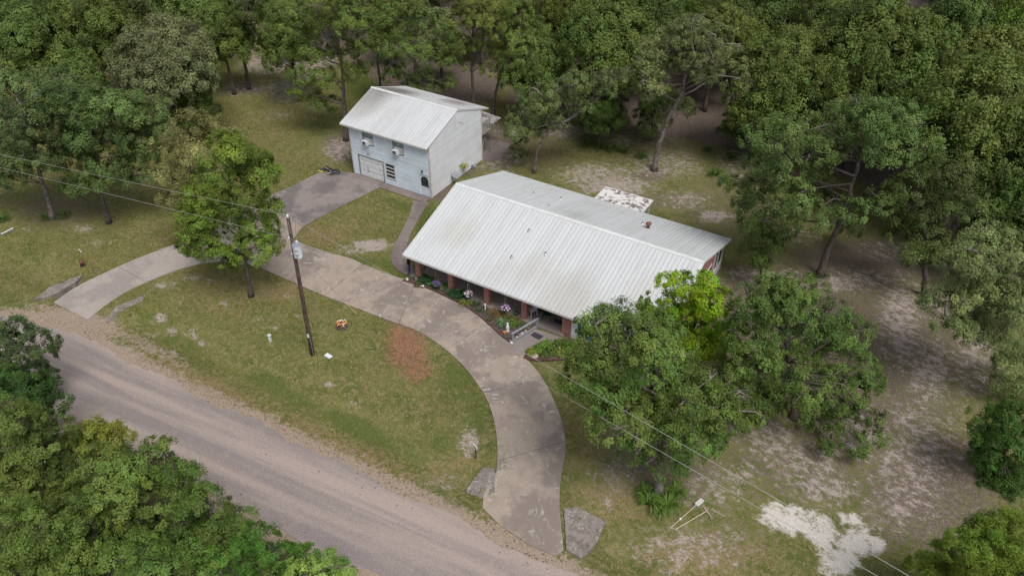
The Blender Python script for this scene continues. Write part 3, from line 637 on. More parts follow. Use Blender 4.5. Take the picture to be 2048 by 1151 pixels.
p = on_roof(1296, 456, False); mb = MB(); mb.lathe((p[0], p[1], p[2]-.1), [(.22, 0), (.12, .15), (.1, .42), (.22, .44), (.22, .52), (.06, .62)], 12); mb.build('roof_vent', M['rust'], roof)
p = on_roof(1349, 562, True); mb = MB(); mb.lathe((p[0], p[1], p[2]-.15), [(.24, 0), (.24, .5), (.2, .5), (.2, .46), (.02, .46)], 14); mb.build('flue', M['tan'], roof)

# patio cover behind the house
pc = thing('patio_cover', 'low flat patio roof with peeling white and brown patches behind the house', 'patio cover', (10.3, 15.2, 0))
m, n, l, b = newmat('peeling_white_roof'); p_ = pos(n); f = noise(n, l, p_, 2.6, 6, .75, .5); f2 = noise(n, l, p_, 1.0, 3)
l.new(mix(n, l, ramp(n, l, math_(n, l, 'ADD', f, math_(n, l, 'MULTIPLY', math_(n, l, 'SUBTRACT', f2, .5), .35)), .51, .57), (.60, .585, .57), (.15, .12, .11)), b.inputs['Base Color']); b.inputs['Roughness'].default_value = .85
mb = MB(); mb.box((8.26, 13.95, 2.1), (12.3, 16.28, 2.2)); mb.build('roof', m, pc)
mb = MB(); mb.box((8.2, 16.28, 2.08), (12.36, 16.33, 2.215)); mb.box((12.3, 13.95, 2.08), (12.36, 16.28, 2.215)); mb.box((8.2, 13.95, 2.08), (8.26, 16.28, 2.215)); mb.build('trim', M['trim'], pc)
for x in (8.4, 12.15):
    mb = MB(); mb.cbox((x, 16.1, 1.05), (.1, .1, 2.1)); mb.build('post', M['trim'], pc)

# ================================================================ garage
GX0, GX1, GY0, GY1 = -13.441, -5.02, 10.384, 18.319
GE, GRY, GRZ, GBY, GBZ = (10.04, 4.798), 14.604, 6.368, 19.39, 4.71
gar = thing('garage_building', 'two storey garage with pale blue lap siding and stained steel roof', 'garage', ((GX0+GX1)/2, 14, 0))
gs, gb = (GRZ-GE[1])/(GRY-GE[0]), (GBZ-GRZ)/(GBY-GRY)
zroof = lambda y: (GRZ-gs*(GRY-y) if y < GRY else GRZ+gb*(y-GRY))-.14
mb = MB()
for x0, x1 in ((GX0+.03, GX0+.15), (GX1-.15, GX1-.03)):
    a = [(x0, GY0+.03, 0), (x0, GY1-.03, 0), (x0, GY1-.03, zroof(GY1)), (x0, GRY, zroof(GRY)), (x0, GY0+.03, zroof(GY0))]
    mb.add(a+[(x1, y, z) for _, y, z in a], [(0, 1, 2, 3, 4), (9, 8, 7, 6, 5)]+[(i, i+5, (i+1) % 5+5, (i+1) % 5) for i in range(5)])
mb.box((GX0+.15, GY0+.12, 0), (GX1-.15, GY0+.2, zroof(GY0))); mb.box((GX0+.15, GY1-.15, 0), (GX1-.15, GY1-.03, zroof(GY1)))
mb.build('wall', M['siding_side'], gar)
fy = lambda px, py: on_y(px, py, GY0)
def rect_y(x0, y0, x1, y1):
    a, b = fy(x0, y0), fy(x1, y1); return float(a[0]), float(b[0]), float(min(a[2], b[2])), float(max(a[2], b[2]))
gdx0, gdx1, gdz = float(fy(717, 308)[0]), float(fy(767, 340)[0]), 2.04
edx0, edx1, edz = float(fy(840, 352)[0])-.05, float(fy(859.5, 370)[0]), 2.07
w1 = (float(fy(726.5, 275)[0]), float(fy(745, 281)[0])); w2 = (float(fy(787, 295)[0]), float(fy(806, 302)[0]))
wz0, wz1 = float(fy(745, 291.5)[2]), 4.55
lw_ = (float(fy(772.5, 340)[0]), float(fy(789.5, 345)[0])); lz0, lz1 = float(fy(781, 356)[2]), float(fy(781, 329.5)[2])
openings = [(gdx0-.1, gdx1+.1, 0, gdz+.1), (edx0-.1, edx1+.08, 0, edz+.1), (w1[0]-.08, w1[1]+.08, wz0-.08, 9), (w2[0]-.08, w2[1]+.08, wz0-.08, 9), (lw_[0]-.08, lw_[1]+.08, lz0-.08, lz1+.08)]
fw_ = MB()
ch = .228
fr = thing_dummy = None
mbw = MB(); mbw.box((GX0+.03, GY0+.04, 0), (GX1-.03, GY0+.055, .1)); mbw.build('sill_plate', M['trim'], gar)
k = 0; z = .06
while z < zroof(GY0)-.02:
    z1 = min(z+ch, zroof(GY0)); zc = (z+z1)/2
    segs = [(GX0+.1, GX1-.1)]
    for a, b, c, d in openings:
        if c < zc < d:
            ns = []
            for s, e in segs:
                if a > s: ns.append((s, min(e, a)))
                if b < e: ns.append((max(s, b), e))
            segs = [q for q in ns if q[1]-q[0] > .03]
    for s, e in segs:
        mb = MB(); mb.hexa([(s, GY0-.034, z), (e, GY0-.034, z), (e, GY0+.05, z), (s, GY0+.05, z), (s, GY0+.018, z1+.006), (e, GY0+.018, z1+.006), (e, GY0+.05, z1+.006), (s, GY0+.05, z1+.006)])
        mb.mi = 1; q = .80; y_ = GY0-.034+.052*q-.003; mb.add([(s, y_, z+(z1-z)*q), (e, y_, z+(z1-z)*q), (e, GY0+.015, z1+.005), (s, GY0+.015, z1+.005)], [(0, 1, 2, 3)])  # darker strip paints the shade beneath the next plank's lip
        mb.build('siding_plank', [M['siding'], M['lap_shade_blue']], gar)
    z += ch
z = .06
while z < GRZ-.2:
    z1 = z+ch
    def yspan(zz):
        a = max(GY0+.1, GRY-(GRZ-.14-zz)/gs) if zz > zroof(GY0) else GY0+.1
        b = min(GY1-.1, GRY+(GRZ-.14-zz)/(-gb)) if zz > zroof(GY1) else GY1-.1
        return a, b
    a0, b0 = yspan(z); a1, b1 = yspan(min(z1, GRZ-.16)); zt = min(z1, GRZ-.16)
    if b1-a1 < .05: a1 = b1 = (a1+b1)/2
    mb = MB(); X = GX1
    mb.hexa([(X-.03, a0, z), (X+.036, a0, z), (X+.036, b0, z), (X-.03, b0, z), (X-.03, a1, zt+.006), (X-.014, a1, zt+.006), (X-.014, b1, zt+.006), (X-.03, b1, zt+.006)])
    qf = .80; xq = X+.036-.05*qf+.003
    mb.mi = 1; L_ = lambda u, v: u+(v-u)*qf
    mb.add([(xq, L_(a0, a1), L_(z, zt)), (xq, L_(b0, b1), L_(z, zt)), (X-.011, b1, zt+.005), (X-.011, a1, zt+.005)], [(0, 1, 2, 3)])  # painted lap shade along the top of the side planks
    mb.build('siding_plank', [M['siding_side'], M['lap_shade_white']], gar); z += ch
mb = MB()
for x, y in ((GX0+.05, GY0+.04), (GX1-.04, GY0+.04)): mb.box((x-.07, y-.075, 0), (x+.07, y+.065, zroof(GY0)-.0))
mb.box((GX1-.1, GY1-.11, 0), (GX1+.03, GY1+.03, zroof(GY1))); mb.build('corner_trim', M['trim'], gar)
# overhead door of four sections
mb = MB(); mb.box((gdx0-.1, GY0-.02, 0), (gdx0, GY0+.1, gdz+.1)); mb.box((gdx1, GY0-.02, 0), (gdx1+.1, GY0+.1, gdz+.1)); mb.box((gdx0, GY0-.02, gdz), (gdx1, GY0+.1, gdz+.1))
gd = mb.build('garage_door', M['greymetal'], gar)
for i in range(4):
    z0, z1 = .02+i*gdz/4, .02+(i+1)*gdz/4-.025; mb = MB(); mb.box((gdx0+.01, GY0+.06, z0), (gdx1-.01, GY0+.1, z1))
    for j in range(4):
        wj = (gdx1-gdx0)/4; mb.box((gdx0+j*wj+.08, GY0+.045, z0+.08), (gdx0+(j+1)*wj-.08, GY0+.06, z1-.08))
    mb.build('door_panel', M['white'], gd)
for z in (.62, .95):
    mb = MB(); mb.tube([(gdx0+.85, GY0+.04, z), (gdx0+.85, GY0-.0, z+.02), (gdx0+1.0, GY0-.0, z+.02)], .018, 6); mb.build('handle', M['black'], gd)
# upper windows with air conditioners
for a, b in (w1, w2):
    mb = MB(); mb.box((a-.08, GY0-.025, wz0-.08), (a, GY0+.1, wz1)); mb.box((b, GY0-.025, wz0-.08), (b+.08, GY0+.1, wz1)); mb.box((a, GY0-.03, wz0-.08), (b, GY0+.1, wz0)); mb.box((a, GY0, (wz0+wz1)/2-.02), (b, GY0+.09, (wz0+wz1)/2+.03))
    f = mb.build('window', M['greymetal'], gar)
    mb = MB(); mb.box((a, GY0+.06, wz0), (b, GY0+.08, (wz0+wz1)/2-.02)); mb.build('pane', M['white'], f)
    mb = MB(); mb.box((a, GY0+.05, (wz0+wz1)/2+.03), (b, GY0+.07, wz1)); mb.build('pane', M['greenglass'], f)
for (a, b), lb in ((w1, 'white window air conditioner in the upper window above the garage door'), (w2, 'white window air conditioner in the upper window nearer the entry door')):
    ac = thing('air_conditioner', lb, 'air conditioner', ((a+b)/2, GY0, wz0), 'window air conditioners on the garage')
    mb = MB(); mb.box((a+.08, GY0-.34, wz0+.02), (a+.62, GY0+.04, wz0+.4)); mb.build('casing', M['white'], ac)
    mb = MB(); mb.box((a+.13, GY0-.35, wz0+.07), (a+.45, GY0-.335, wz0+.35)); g = mb.build('grille', M['dark'], ac)
    for i in range(4): mb = MB(); mb.box((a+.13, GY0-.358, wz0+.1+i*.065), (a+.45, GY0-.348, wz0+.112+i*.065)); mb.build('louvre', M['metal'], g)
    mb = MB(); mb.box((a+.62, GY0-.02, wz0+.02), (b, GY0+.05, wz0+.42)); mb.build('side_panel', M['trim'], ac)
# jalousie window
a, b = lw_
mb = MB(); mb.box((a-.08, GY0-.025, lz0-.08), (a, GY0+.08, lz1+.08)); mb.box((b, GY0-.025, lz0-.08), (b+.08, GY0+.08, lz1+.08)); mb.box((a, GY0-.025, lz0-.08), (b, GY0+.08, lz0)); mb.box((a, GY0-.025, lz1), (b, GY0+.08, lz1+.08))
f = mb.build('window', M['trim'], gar)
for i in range(4):
    z0 = lz0+i*(lz1-lz0)/4; mb = MB(); mb.box((a, GY0+.03, z0+.02), (b, GY0+.05, z0+(lz1-lz0)/4-.02)); mb.build('pane', M['glass'], f)
    if i: mb = MB(); mb.box((a, GY0-.01, z0-.03), (b, GY0+.06, z0+.03)); mb.build('bar', M['white'], f)
# entry door with arched light
mb = MB(); mb.box((edx0-.1, GY0-.03, 0), (edx0, GY0+.08, edz+.1)); mb.box((edx1, GY0-.03, 0), (edx1+.08, GY0+.08, edz+.1)); mb.box((edx0, GY0-.03, edz), (edx1, GY0+.08, edz+.1)); mb.box((edx0, GY0+.02, .03), (edx1, GY0+.07, edz))
dr = mb.build('door', M['door'], gar)
cx, hw = (edx0+edx1)/2, (edx1-edx0)/2-.13
arch = [(cx-hw, .95), (cx+hw, .95)]+[(cx+hw*math.cos(t), 1.52+.36*math.sin(t)) for t in np.linspace(0, math.pi, 10)]
mb = MB(); k = len(arch); mb.add([(x, GY0+.0, z) for x, z in arch]+[(x, GY0+.03, z) for x, z in arch], [tuple(range(k))]+[(i, i+k, (i+1) % k+k, (i+1) % k) for i in range(k)]); mb.build('door_pane', M['glass'], dr)
mb = MB(); mb.tube([(edx1-.08, GY0+.02, .98), (edx1-.08, GY0-.05, .98)], [.02, .035], 8); mb.build('handle', M['black'], dr)
for px_, py_ in ((738, 303), (845.5, 341)):
    p = fy(px_, py_); mb = MB(); mb.tube([(p[0], GY0+.0, p[2]+.05), (p[0], GY0-.12, p[2]+.08), (p[0], GY0-.14, p[2]+.04)], .015, 6); lp = mb.build('wall_light', M['greymetal'], gar)
    mb = MB(); mb.lathe((p[0], GY0-.14, p[2]-.13), [(.05, 0), (.1, .05), (.08, .15), (.03, .19)], 8); mb.build('lamp_shade', M['greymetal'] if px_ < 800 else M['black'], lp)
# gable vent, bracket
p = on_x(909.5, 238, GX1); mb = MB(); mb.box((GX1, p[1]-.14, p[2]-.22), (GX1+.05, p[1]+.14, p[2]+.24)); v = mb.build('gable_vent', M['white'], gar)
for i in range(5): mb = MB(); mb.box((GX1+.045, p[1]-.11, p[2]-.17+i*.08), (GX1+.065, p[1]+.11, p[2]-.13+i*.08)); mb.build('louvre', M['trim'], v)
p = on_x(920, 244.5, GX1); mb = MB(); mb.tube([(GX1, p[1]-.3, p[2]+.1), (GX1+.1, p[1], p[2]), (GX1+.1, p[1]+.25, p[2]-.18)], .02, 6); mb.build('cable_bracket', M['greymetal'], gar)
# roof
mb = MB(); x0, x1 = GX0-.6, GX1+.06
prof = [(GE[0], GE[1]-.02), (GRY, GRZ-.02), (GBY, GBZ-.02), (GBY, GBZ-.13), (GRY, GRZ-.13), (GE[0], GE[1]-.13)]
mb.add([(x0, y, z) for y, z in prof]+[(x1, y, z) for y, z in prof], [(0, 1, 4, 5), (1, 2, 3, 4), (11, 10, 7, 6), (10, 9, 8, 7)]+[(i, i+6, (i+1) % 6+6, (i+1) % 6) for i in range(6)])
groof = mb.build('roof', M['trim'], gar)
roof_sheets(groof, x0-.02, x1+.02, .3048, (GE[0]-.04, GE[1]-.014), (GRY, GRZ), (M['garage_roof'], M['seam']), rib=.022)
roof_sheets(groof, x0-.02, x1+.02, .3048, (GBY+.04, GBZ-.014), (GRY, GRZ), (M['garage_roof'], M['seam']), rib=.022)
ridge_cap(groof, x0-.03, x1+.03, GRY, GRZ, gs, gb, .16)
for lo, hi in (((x0, GE[0]-.04, GE[1]-.16), (x1, GE[0], GE[1]-.035)), ((x0, GBY, GBZ-.16), (x1, GBY+.04, GBZ-.035))):
    mb = MB(); mb.box(lo, hi); mb.build('fascia', M['trim'], groof)
# rear deck, stair roof
dk = thing('rear_deck', 'raised rear deck with metal railing behind the white garage', 'deck', (-6.2, 19.3, 0))
e = on_x(980.8, 256, GX1-.05); DY = max(19.6, min(float(e[1]), 20.6)); DZ = 2.55
for i in range(12):
    mb = MB(); y = GY1+.05+i*(DY-GY1-.05)/12; mb.box((-8.4, y, DZ-.05), (GX1+.02, y+(DY-GY1)/12-.015, DZ)); mb.build('deck_board', M['deckwood'], dk)
mb = MB(); mb.box((-8.4, DY-.05, DZ-.22), (GX1, DY, DZ-.06)); mb.box((GX1-.06, GY1+.05, DZ-.22), (GX1-.01, DY-.06, DZ-.055)); mb.build('joist', M['greymetal'], dk)
for x in (GX1-.05, -8.3):
    mb = MB(); mb.tube([(x, DY-.08, 0), (x, DY-.08, DZ+1.0)], .045, 8); mb.build('post', M['metal'], dk)
mb = MB(); mb.tube([(GX1-.05, GY1+.1, DZ+.98), (GX1-.05, DY-.08, DZ+.98), (-8.3, DY-.08, DZ+.98)], .03, 6); mb.tube([(GX1-.05, GY1+.1, DZ+.12), (GX1-.05, DY-.08, DZ+.12), (-8.3, DY-.08, DZ+.12)], .02, 6)
for i in range(1, 12): mb.tube([(GX1-.05, GY1+.1+i*(DY-GY1-.2)/12, DZ+.12), (GX1-.05, GY1+.1+i*(DY-GY1-.2)/12, DZ+.98)], .012, 5)
mb.build('railing', M['metal'], dk)
mb = MB(); mb.bar((GX1-.4, GY1+.5, .05), (GX1-.3, GY1+.9, 1.9), .06); mb.bar((GX1-.3, GY1+.9, 1.9), (GX1-.25, GY1+1.1, 1.2), .06); mb.build('brace', M['tan'], dk)
sr = thing('lean_to_roof', 'weathered grey lean-to roof on thin posts behind the garage deck', 'roof', (-6.5, 23, 0))
q = [G(962, 226, 2.6), G(1002, 236, 2.45), G(985, 247, 2.45), G(962, 243, 2.6)]
cx_, cy_ = float(q[1][0]), float(q[1][1])
mb = MB(); mb.hexa([(cx_-5, cy_-2.2, 2.7), (cx_, cy_-2.4, 2.42), (cx_, cy_, 2.42), (cx_-5, cy_+.2, 2.7), (cx_-5, cy_-2.2, 2.76), (cx_, cy_-2.4, 2.48), (cx_, cy_, 2.48), (cx_-5, cy_+.2, 2.76)]); mb.build('roof', plain('patchy_grey_tin', (.12, .11, .11), (.33, .31, .3), 2.2, .8), sr)
for x, y in ((cx_-.25, cy_-.2), (cx_-.25, cy_-2.2), (cx_-4.6, cy_-.1)):
    mb = MB(); mb.tube([(x, y, 0), (x, y, 2.5)], .04, 6); mb.build('post', M['metal'], sr)
mb = MB(); mb.slab([(-8.5, 18.35), (-4.2, 18.35), (-3.6, 19.6), (-4.4, 22.3), (-8.5, 22.3)], -.2, .04); tag(mb.build('patio_slab', M['concrete_walk']), kind='structure')
# ================================================================ trees and plants
def unit(v): return v/np.maximum(np.linalg.norm(v, axis=-1, keepdims=True), 1e-9)
def leaf_quads(c, nrm, L, W, r, droop=.15):
    """one folded diamond per leaf; c, nrm (n,3)"""
    n = len(c); a = unit(np.cross(nrm, r.normal(size=(n, 3)))); b = np.cross(nrm, a)
    L = (L*r.uniform(.7, 1.3, n))[:, None]; W = (W*r.uniform(.7, 1.3, n))[:, None]
    V = np.stack([c-a*L*.5-b*W*.5, c-a*L*.5+b*W*.5, c+a*L*.5-nrm*L*droop], 1).reshape(-1, 3)
    return V, np.arange(3*n).reshape(n, 3)
def crown_mesh(name, r, lobes, dens=17.0, leaf=(.18, .12), tuft=.40, nleaf=36, spread=.3, zbias=-.45, flat=.8, inner=.25, up=.55, droop=.15):
    """tufts of leaves over and inside each lobe (x, y, z, radius)"""
    lobes = np.asarray(lobes, float); C = []; D = []; T = []; H = []
    for (x, y, z, rad) in lobes:
        n = max(6, int(dens*rad*rad)); d = r.normal(size=(n*2, 3)); d = unit(d); d = d[d[:, 2] > zbias+r.normal(size=len(d))*.15][:n]; n = len(d)
        q = np.where(r.uniform(size=n) < inner, r.uniform(.35, .8, n), r.uniform(.82, 1.12, n))[:, None]
        C.append(np.array([x, y, z])+d*q*rad*np.array([1, 1, flat])); D.append(d)
        lt = r.normal(1.0, .15); T.append(np.clip(r.normal(lt, .22, n), .45, 1.8)); H.append(r.normal(.5+r.normal(0, .006), .008, n))
    C = np.concatenate(C); D = np.concatenate(D); T = np.concatenate(T); H = np.concatenate(H)
    n = len(C); m = int(nleaf*2.3); leaf = (leaf[0]*.74, leaf[1]*.72)
    ts = (tuft*r.uniform(.6, 1.35, n))[:, None, None]
    off = r.normal(size=(n, m, 3)); off = off/np.linalg.norm(off, axis=-1, keepdims=True)*(r.uniform(size=(n, m, 1))**.45)*ts
    rad_ = D[:, None]; dot = (off*rad_).sum(-1, keepdims=True); off = off-rad_*dot*.45
    P = (C[:, None]+off).reshape(-1, 3)
    nr = unit(np.repeat(D, m, 0)*.8+np.array([0, 0, up])+unit(off.reshape(-1, 3))*.5+r.normal(size=(n*m, 3))*spread*1.3)
    V, F = leaf_quads(P, nr, leaf[0], leaf[1], r, droop)
    tone = np.repeat(T, m)*r.uniform(.82, 1.2, n*m); hue = np.repeat(H, m)+r.normal(0, .006, n*m)
    me = npmesh(name, V, F, {'tone': tone, 'hue': hue}); me.materials.append(M['leaf']); return me
def limb_mesh(name, r, trunk, r0, lobes, m, twigs=3, bare=0, rl=.32, sides=7):
    """tapered trunk through the given points, a limb to every lobe, side twigs; bare adds dead pale sprigs outside the leaves"""
    mb = MB(); T = [np.array(p, float) for p in trunk]
    ts = [np.array(p) for p in trunk]
    fine = []
    for i in range(len(T)-1):
        for j in range(4): fine.append(T[i]+(T[i+1]-T[i])*j/4+r.normal(size=3)*r0*.12*(1 if j else 0)*np.array([1, 1, .3]))
    fine.append(T[-1]); k = len(fine)
    rad = [r0*(1.0-.55*i/(k-1)) for i in range(k)]; rad[0] = r0*1.45; rad[1] = r0*1.08
    mb.tube(fine, rad, 10)
    for (x, y, z, lr) in lobes:
        e = np.array([x, y, z]); dd = [np.linalg.norm(f-e)+max(0, f[2]-z+.5)*4 for f in fine[k//2:]]; s_i = k//2+int(np.argmin(dd)); s = fine[s_i]
        mid = s+(e-s)*.5+np.array([0, 0, .12*np.linalg.norm(e-s)])+r.normal(size=3)*.18*np.linalg.norm(e-s)*.6
        pts = [s+(mid-s)*0, s+(mid-s)*.5+r.normal(size=3)*.1, mid, mid+(e-mid)*.55+r.normal(size=3)*.12, e]
        rr = min(rad[s_i]*.62, rl*r0*1.6); mb.tube(pts, [rr, rr*.8, rr*.6, rr*.42, rr*.25], 6)
        for t in range(twigs):
            d = unit(r.normal(size=3)); d[2] = abs(d[2])*.7; q = mid+(e-mid)*r.uniform(.3, 1); e2 = e+d*lr*.85
            mb.tube([q, q+(e2-q)*.5+r.normal(size=3)*.15*lr, e2], [rr*.3, rr*.2, rr*.07], 4, False)
        for t in range(bare):
            d = unit(r.normal(size=3)); d[2] = abs(d[2]); q = e+d*lr*.35; e2 = e+d*lr*r.uniform(1.0, 1.3); kx = q+(e2-q)*.6+r.normal(size=3)*.2*lr
            mb.tube([q, kx, e2], [.06, .045, .015], 4, False)
            for _ in range(2): mb.tube([kx, kx+unit(r.normal(size=3)+d)*lr*.45], [.03, .01], 4, False)
    me = bpy.data.meshes.new(name); me.from_pydata([tuple(map(float, v)) for v in mb.v], [], mb.f); me.materials.append(m)
    me.polygons.foreach_set('use_smooth', [True]*len(me.polygons)); me.update(); return me
def plant_tree(name, label, base, tm, cm, color, rz=0.0, sc=(1, 1, 1), group=None, cat='tree'):
    o = thing(name, label, cat, (base[0], base[1], -.1), group, rz); o.scale = sc
    t = bpy.data.objects.new('trunk', tm); COL.objects.link(t); t.parent = o
    c = bpy.data.objects.new('crown', cm); COL.objects.link(c); c.parent = o; c['kind'] = 'stuff'
    c.color = (color[0]*.92, color[1]*.93, color[2]*.85, 1); return o
def dome(r, R, zc, hz, n, lr, low=-.35, centre=True):
    """lobe centres spread over a flattened dome"""
    L = []
    for i in range(n):
        f = (i+.5)/n; z = 1-f*(1-low); a = i*2.39996+r.uniform(-.4, .4); s = math.sqrt(max(0, 1-z*z)); k = r.uniform(.8, 1.05)
        L.append((R*s*math.cos(a)*k, R*s*math.sin(a)*k, zc+hz*z*k, lr*r.uniform(.75, 1.25)))
    if centre: L.append((0, 0, zc+hz*.3, lr*1.3))
    return L
OAK = (0.128, 0.172, 0.048); OLIVE = (0.165, 0.19, 0.055); DEEP = (0.1, 0.15, 0.042); BLUE = (0.125, 0.175, 0.066); LIME = (0.225, 0.345, 0.035); FRESH = (0.15, 0.215, 0.045); GREYG = (0.175, 0.19, 0.095); YEL = (0.27, 0.27, 0.07); MIDG = (0.125, 0.175, 0.052)

# --- shared wood trees (mesh data shared between copies)
KIND = []
for k in range(8):
    r = np.random.default_rng(100+k); Rr = [3.1, 3.6, 2.6, 3.3, 2.9, 3.8, 2.4, 3.2][k]; H = [9.5, 9, 10.5, 10, 8.5, 9.5, 9, 10][k]; n = [15, 18, 14, 16, 14, 19, 12, 15][k]
    hz = [2.8, 2.3, 3.7, 2.9, 2.6, 2.5, 3.3, 3.1][k]
    lb = dome(r, Rr*.68, H-hz-1.0, hz, n, Rr*.53, -.75 if k % 2 else -.5)
    KIND.append((limb_mesh('trunk', r, [(0, 0, 0), (r.normal()*.2, r.normal()*.2, (H-hz)*.45), (r.normal()*.3, r.normal()*.3, H-hz-.6)], .2, lb, M['bark'], 2), crown_mesh('crown', r, lb, dens=17, leaf=(.2, .13), nleaf=36, tuft=.46)))
WOODG = 'oaks standing in the dense wood'
WL = ['green oak crown packed among others in the dense wood behind the yard']
occupied = [tuple(G(*q)[:2]) for q in ((692, 280), (838, 240), (948, 222), (985, 232), (762, 215), (497, 178), (1308, 340))]
def wood_tree(px, py, zc, k, color, label, group=None, sc=1.0, name='oak_tree', seed=None):
    zc = zc*1.3; P = G(px, py, zc); base = P[:2]; r = np.random.default_rng(int(px*7+py*13) % 99991)
    hk = [9.5, 9, 10.5, 10, 8.5, 9.5, 9, 10][k]
    s = sc*1.04*r.uniform(.95, 1.05); szz = s*r.uniform(1.1, 1.25) if zc > 5 else s*.8
    occupied.append((base[0], base[1]))
    return plant_tree(name, label, base, *KIND[k], color, r.uniform(0, 6.28), (s, s, szz), group)
# trees of the wood edge one can single out: crown centre in the survey, crown height, kind, colour, size, label
for q in [
    (60, 85, 6, 0, MIDG, 1.05, 'rounded green oak at the top left corner of the wood'),
    (185, 70, 6, 3, OAK, 1.0, 'olive green oak behind the broad spreading tree at upper left'),
    (150, 165, 5, 4, MIDG, .95, 'dark green oak right behind the broad bluish spreading tree'),
    (335, 115, 6, 1, GREYG, 1.05, 'large grey green oak left of the lawn opening'),
    (385, 185, 3.5, 6, DEEP, .8, 'low dark shrubby oak at the foot of the large grey green oak'),
    (15, 95, 6, 6, YEL, .7, 'small yellowish tree on the far left edge below the top corner'),
    (1070, 105, 6, 4, MIDG, .9, 'rounded oak at the right end of the row behind the garage'),
    (1235, 75, 7, 5, OAK, 1.2, 'broad bright oak left of and behind the oak with pale twisting limbs'),
    (1205, 215, 3, 4, DEEP, .75, 'low dark oak thicket behind the leaning tree'),
    (1310, 215, 2.6, 6, DEEP, .7, 'low dark thicket below the pale limbed oak'),
    (1170, 150, 4, 6, DEEP, .7, 'dark narrow tree in the gap right of the garage trees'),
    (1440, 45, 7, 0, OLIVE, 1.0, 'olive oak at the top edge right of the pale limbed oak'),
    (1560, 165, 6, 1, OAK, 1.1, 'oak right of the pale limbed oak with a leaning dark trunk'),
    (1640, 215, 5, 3, OAK, .9, 'oak between the leaning trunk and the big yard oak'),
    (1600, 75, 7, 7, GREYG, .85, 'grey green tree in front of a pale dead snag'),
    (1740, 170, 6, 5, OAK, 1.2, 'broad dense oak behind the big yard oak'),
    (1840, 190, 6, 0, MIDG, 1.05, 'dark green oak right of the broad dense oak'),
    (1700, 108, 7, 4, YEL, .75, 'yellow green oak top peeking above the broad dense oak'),
    (1790, 108, 7, 6, OLIVE, .75, 'olive crown above the dark green oak near the right'),
    (1745, 40, 7, 6, FRESH, .85, 'slender fresh green tree near the top right'),
    (1900, 70, 7, 2, MIDG, 1.1, 'tall shaded tree near the top right corner'),
    (2025, 85, 7, 2, FRESH, 1.15, 'bright green tree at the top right corner'),
    (1660, 40, 7, 3, OAK, 1.0, 'oak at the top edge left of the slender fresh tree'),
    (1985, 190, 7, 5, OLIVE, 1.25, 'big olive oak on the right edge above the pale feathery oak'),
    (1925, 300, 6, 1, OAK, 1.25, 'large oak right of the big yard oak with a bare leaning trunk'),
    (2020, 340, 6, 3, MIDG, 1.1, 'shaded oak on the right edge at mid height of the wood'),
    (2010, 455, 4, 4, DEEP, .9, 'dark understory oak behind the pale feathery oak'),
    (570, 25, 7, 3, MIDG, .9, 'oak at the top edge left of the garage trees'),
    (430, 15, 7, 4, OAK, .9, 'oak at the top edge above the large grey green oak'),
    (1470, 235, 2.5, 6, MIDG, .55, 'small oak sapling between the yard and the dark wood'),
]:
    px, py, zc, k, colr, sc, lab = q
    wood_tree(px, py, zc, k, colr, lab, 'oaks along the wood edge', sc)
# the rest of the wood, filled over its ground
WG = [tuple(G(max(x, -900) if y > 0 else x, y)[:2]) for x, y in WOOD[1:-2]]
r = np.random.default_rng(5); tries = 0; wood_n = 0
pts = []
for _ in range(6000):
    d_ = r.uniform(62, 128); a_ = r.uniform(-1.05, .86); x = CAM[0]+d_*math.sin(YAW+a_*.9); y = CAM[1]+d_*math.cos(YAW+a_*.9)
    p = np.array([x, y, 0.0]); px, py = to_px(p)
    cx_, cy_ = to_px(np.array([x, y, 6.0]))
    if not inside(WOOD, np.array([px]), np.array([py]))[0] or not (-160 < cx_ < 2200 and -150 < cy_): continue
    if py > 230 and px < 560: continue
    if 420 < px < 660 and py > 40: continue
    if any((x-a)**2+(y-b)**2 < 6.5**2 for a, b in occupied): continue
    occupied.append((x, y)); k = int(r.integers(0, 8)); s = r.uniform(.92, 1.22)
    ci = int(r.integers(0, 6)); base_c = [OAK, OLIVE, MIDG, GREYG, DEEP, OAK][ci]; bv = r.uniform(.62, 1.32); colr = (base_c[0]*bv*r.uniform(.88, 1.15), base_c[1]*bv, base_c[2]*bv*r.uniform(.8, 1.2))
    cn = ['Mid green', 'Olive', 'Fresh green', 'Grey green', 'Dark green', 'Mid green'][ci].lower(); zn = 'at the upper left' if cx_ < 520 else 'behind the garage' if cx_ < 1110 else 'behind the twisted oak' if cx_ < 1520 else 'at the upper right' if cy_ < 160 else 'along the right edge'
    plant_tree('oak_tree', f'{cn} oak crown packed in the dense wood {zn}', (x, y), *KIND[k], colr, r.uniform(0, 6.28), (s, s, s*r.uniform(1.05, 1.3)), WOODG); wood_n += 1
print('wood trees', wood_n)

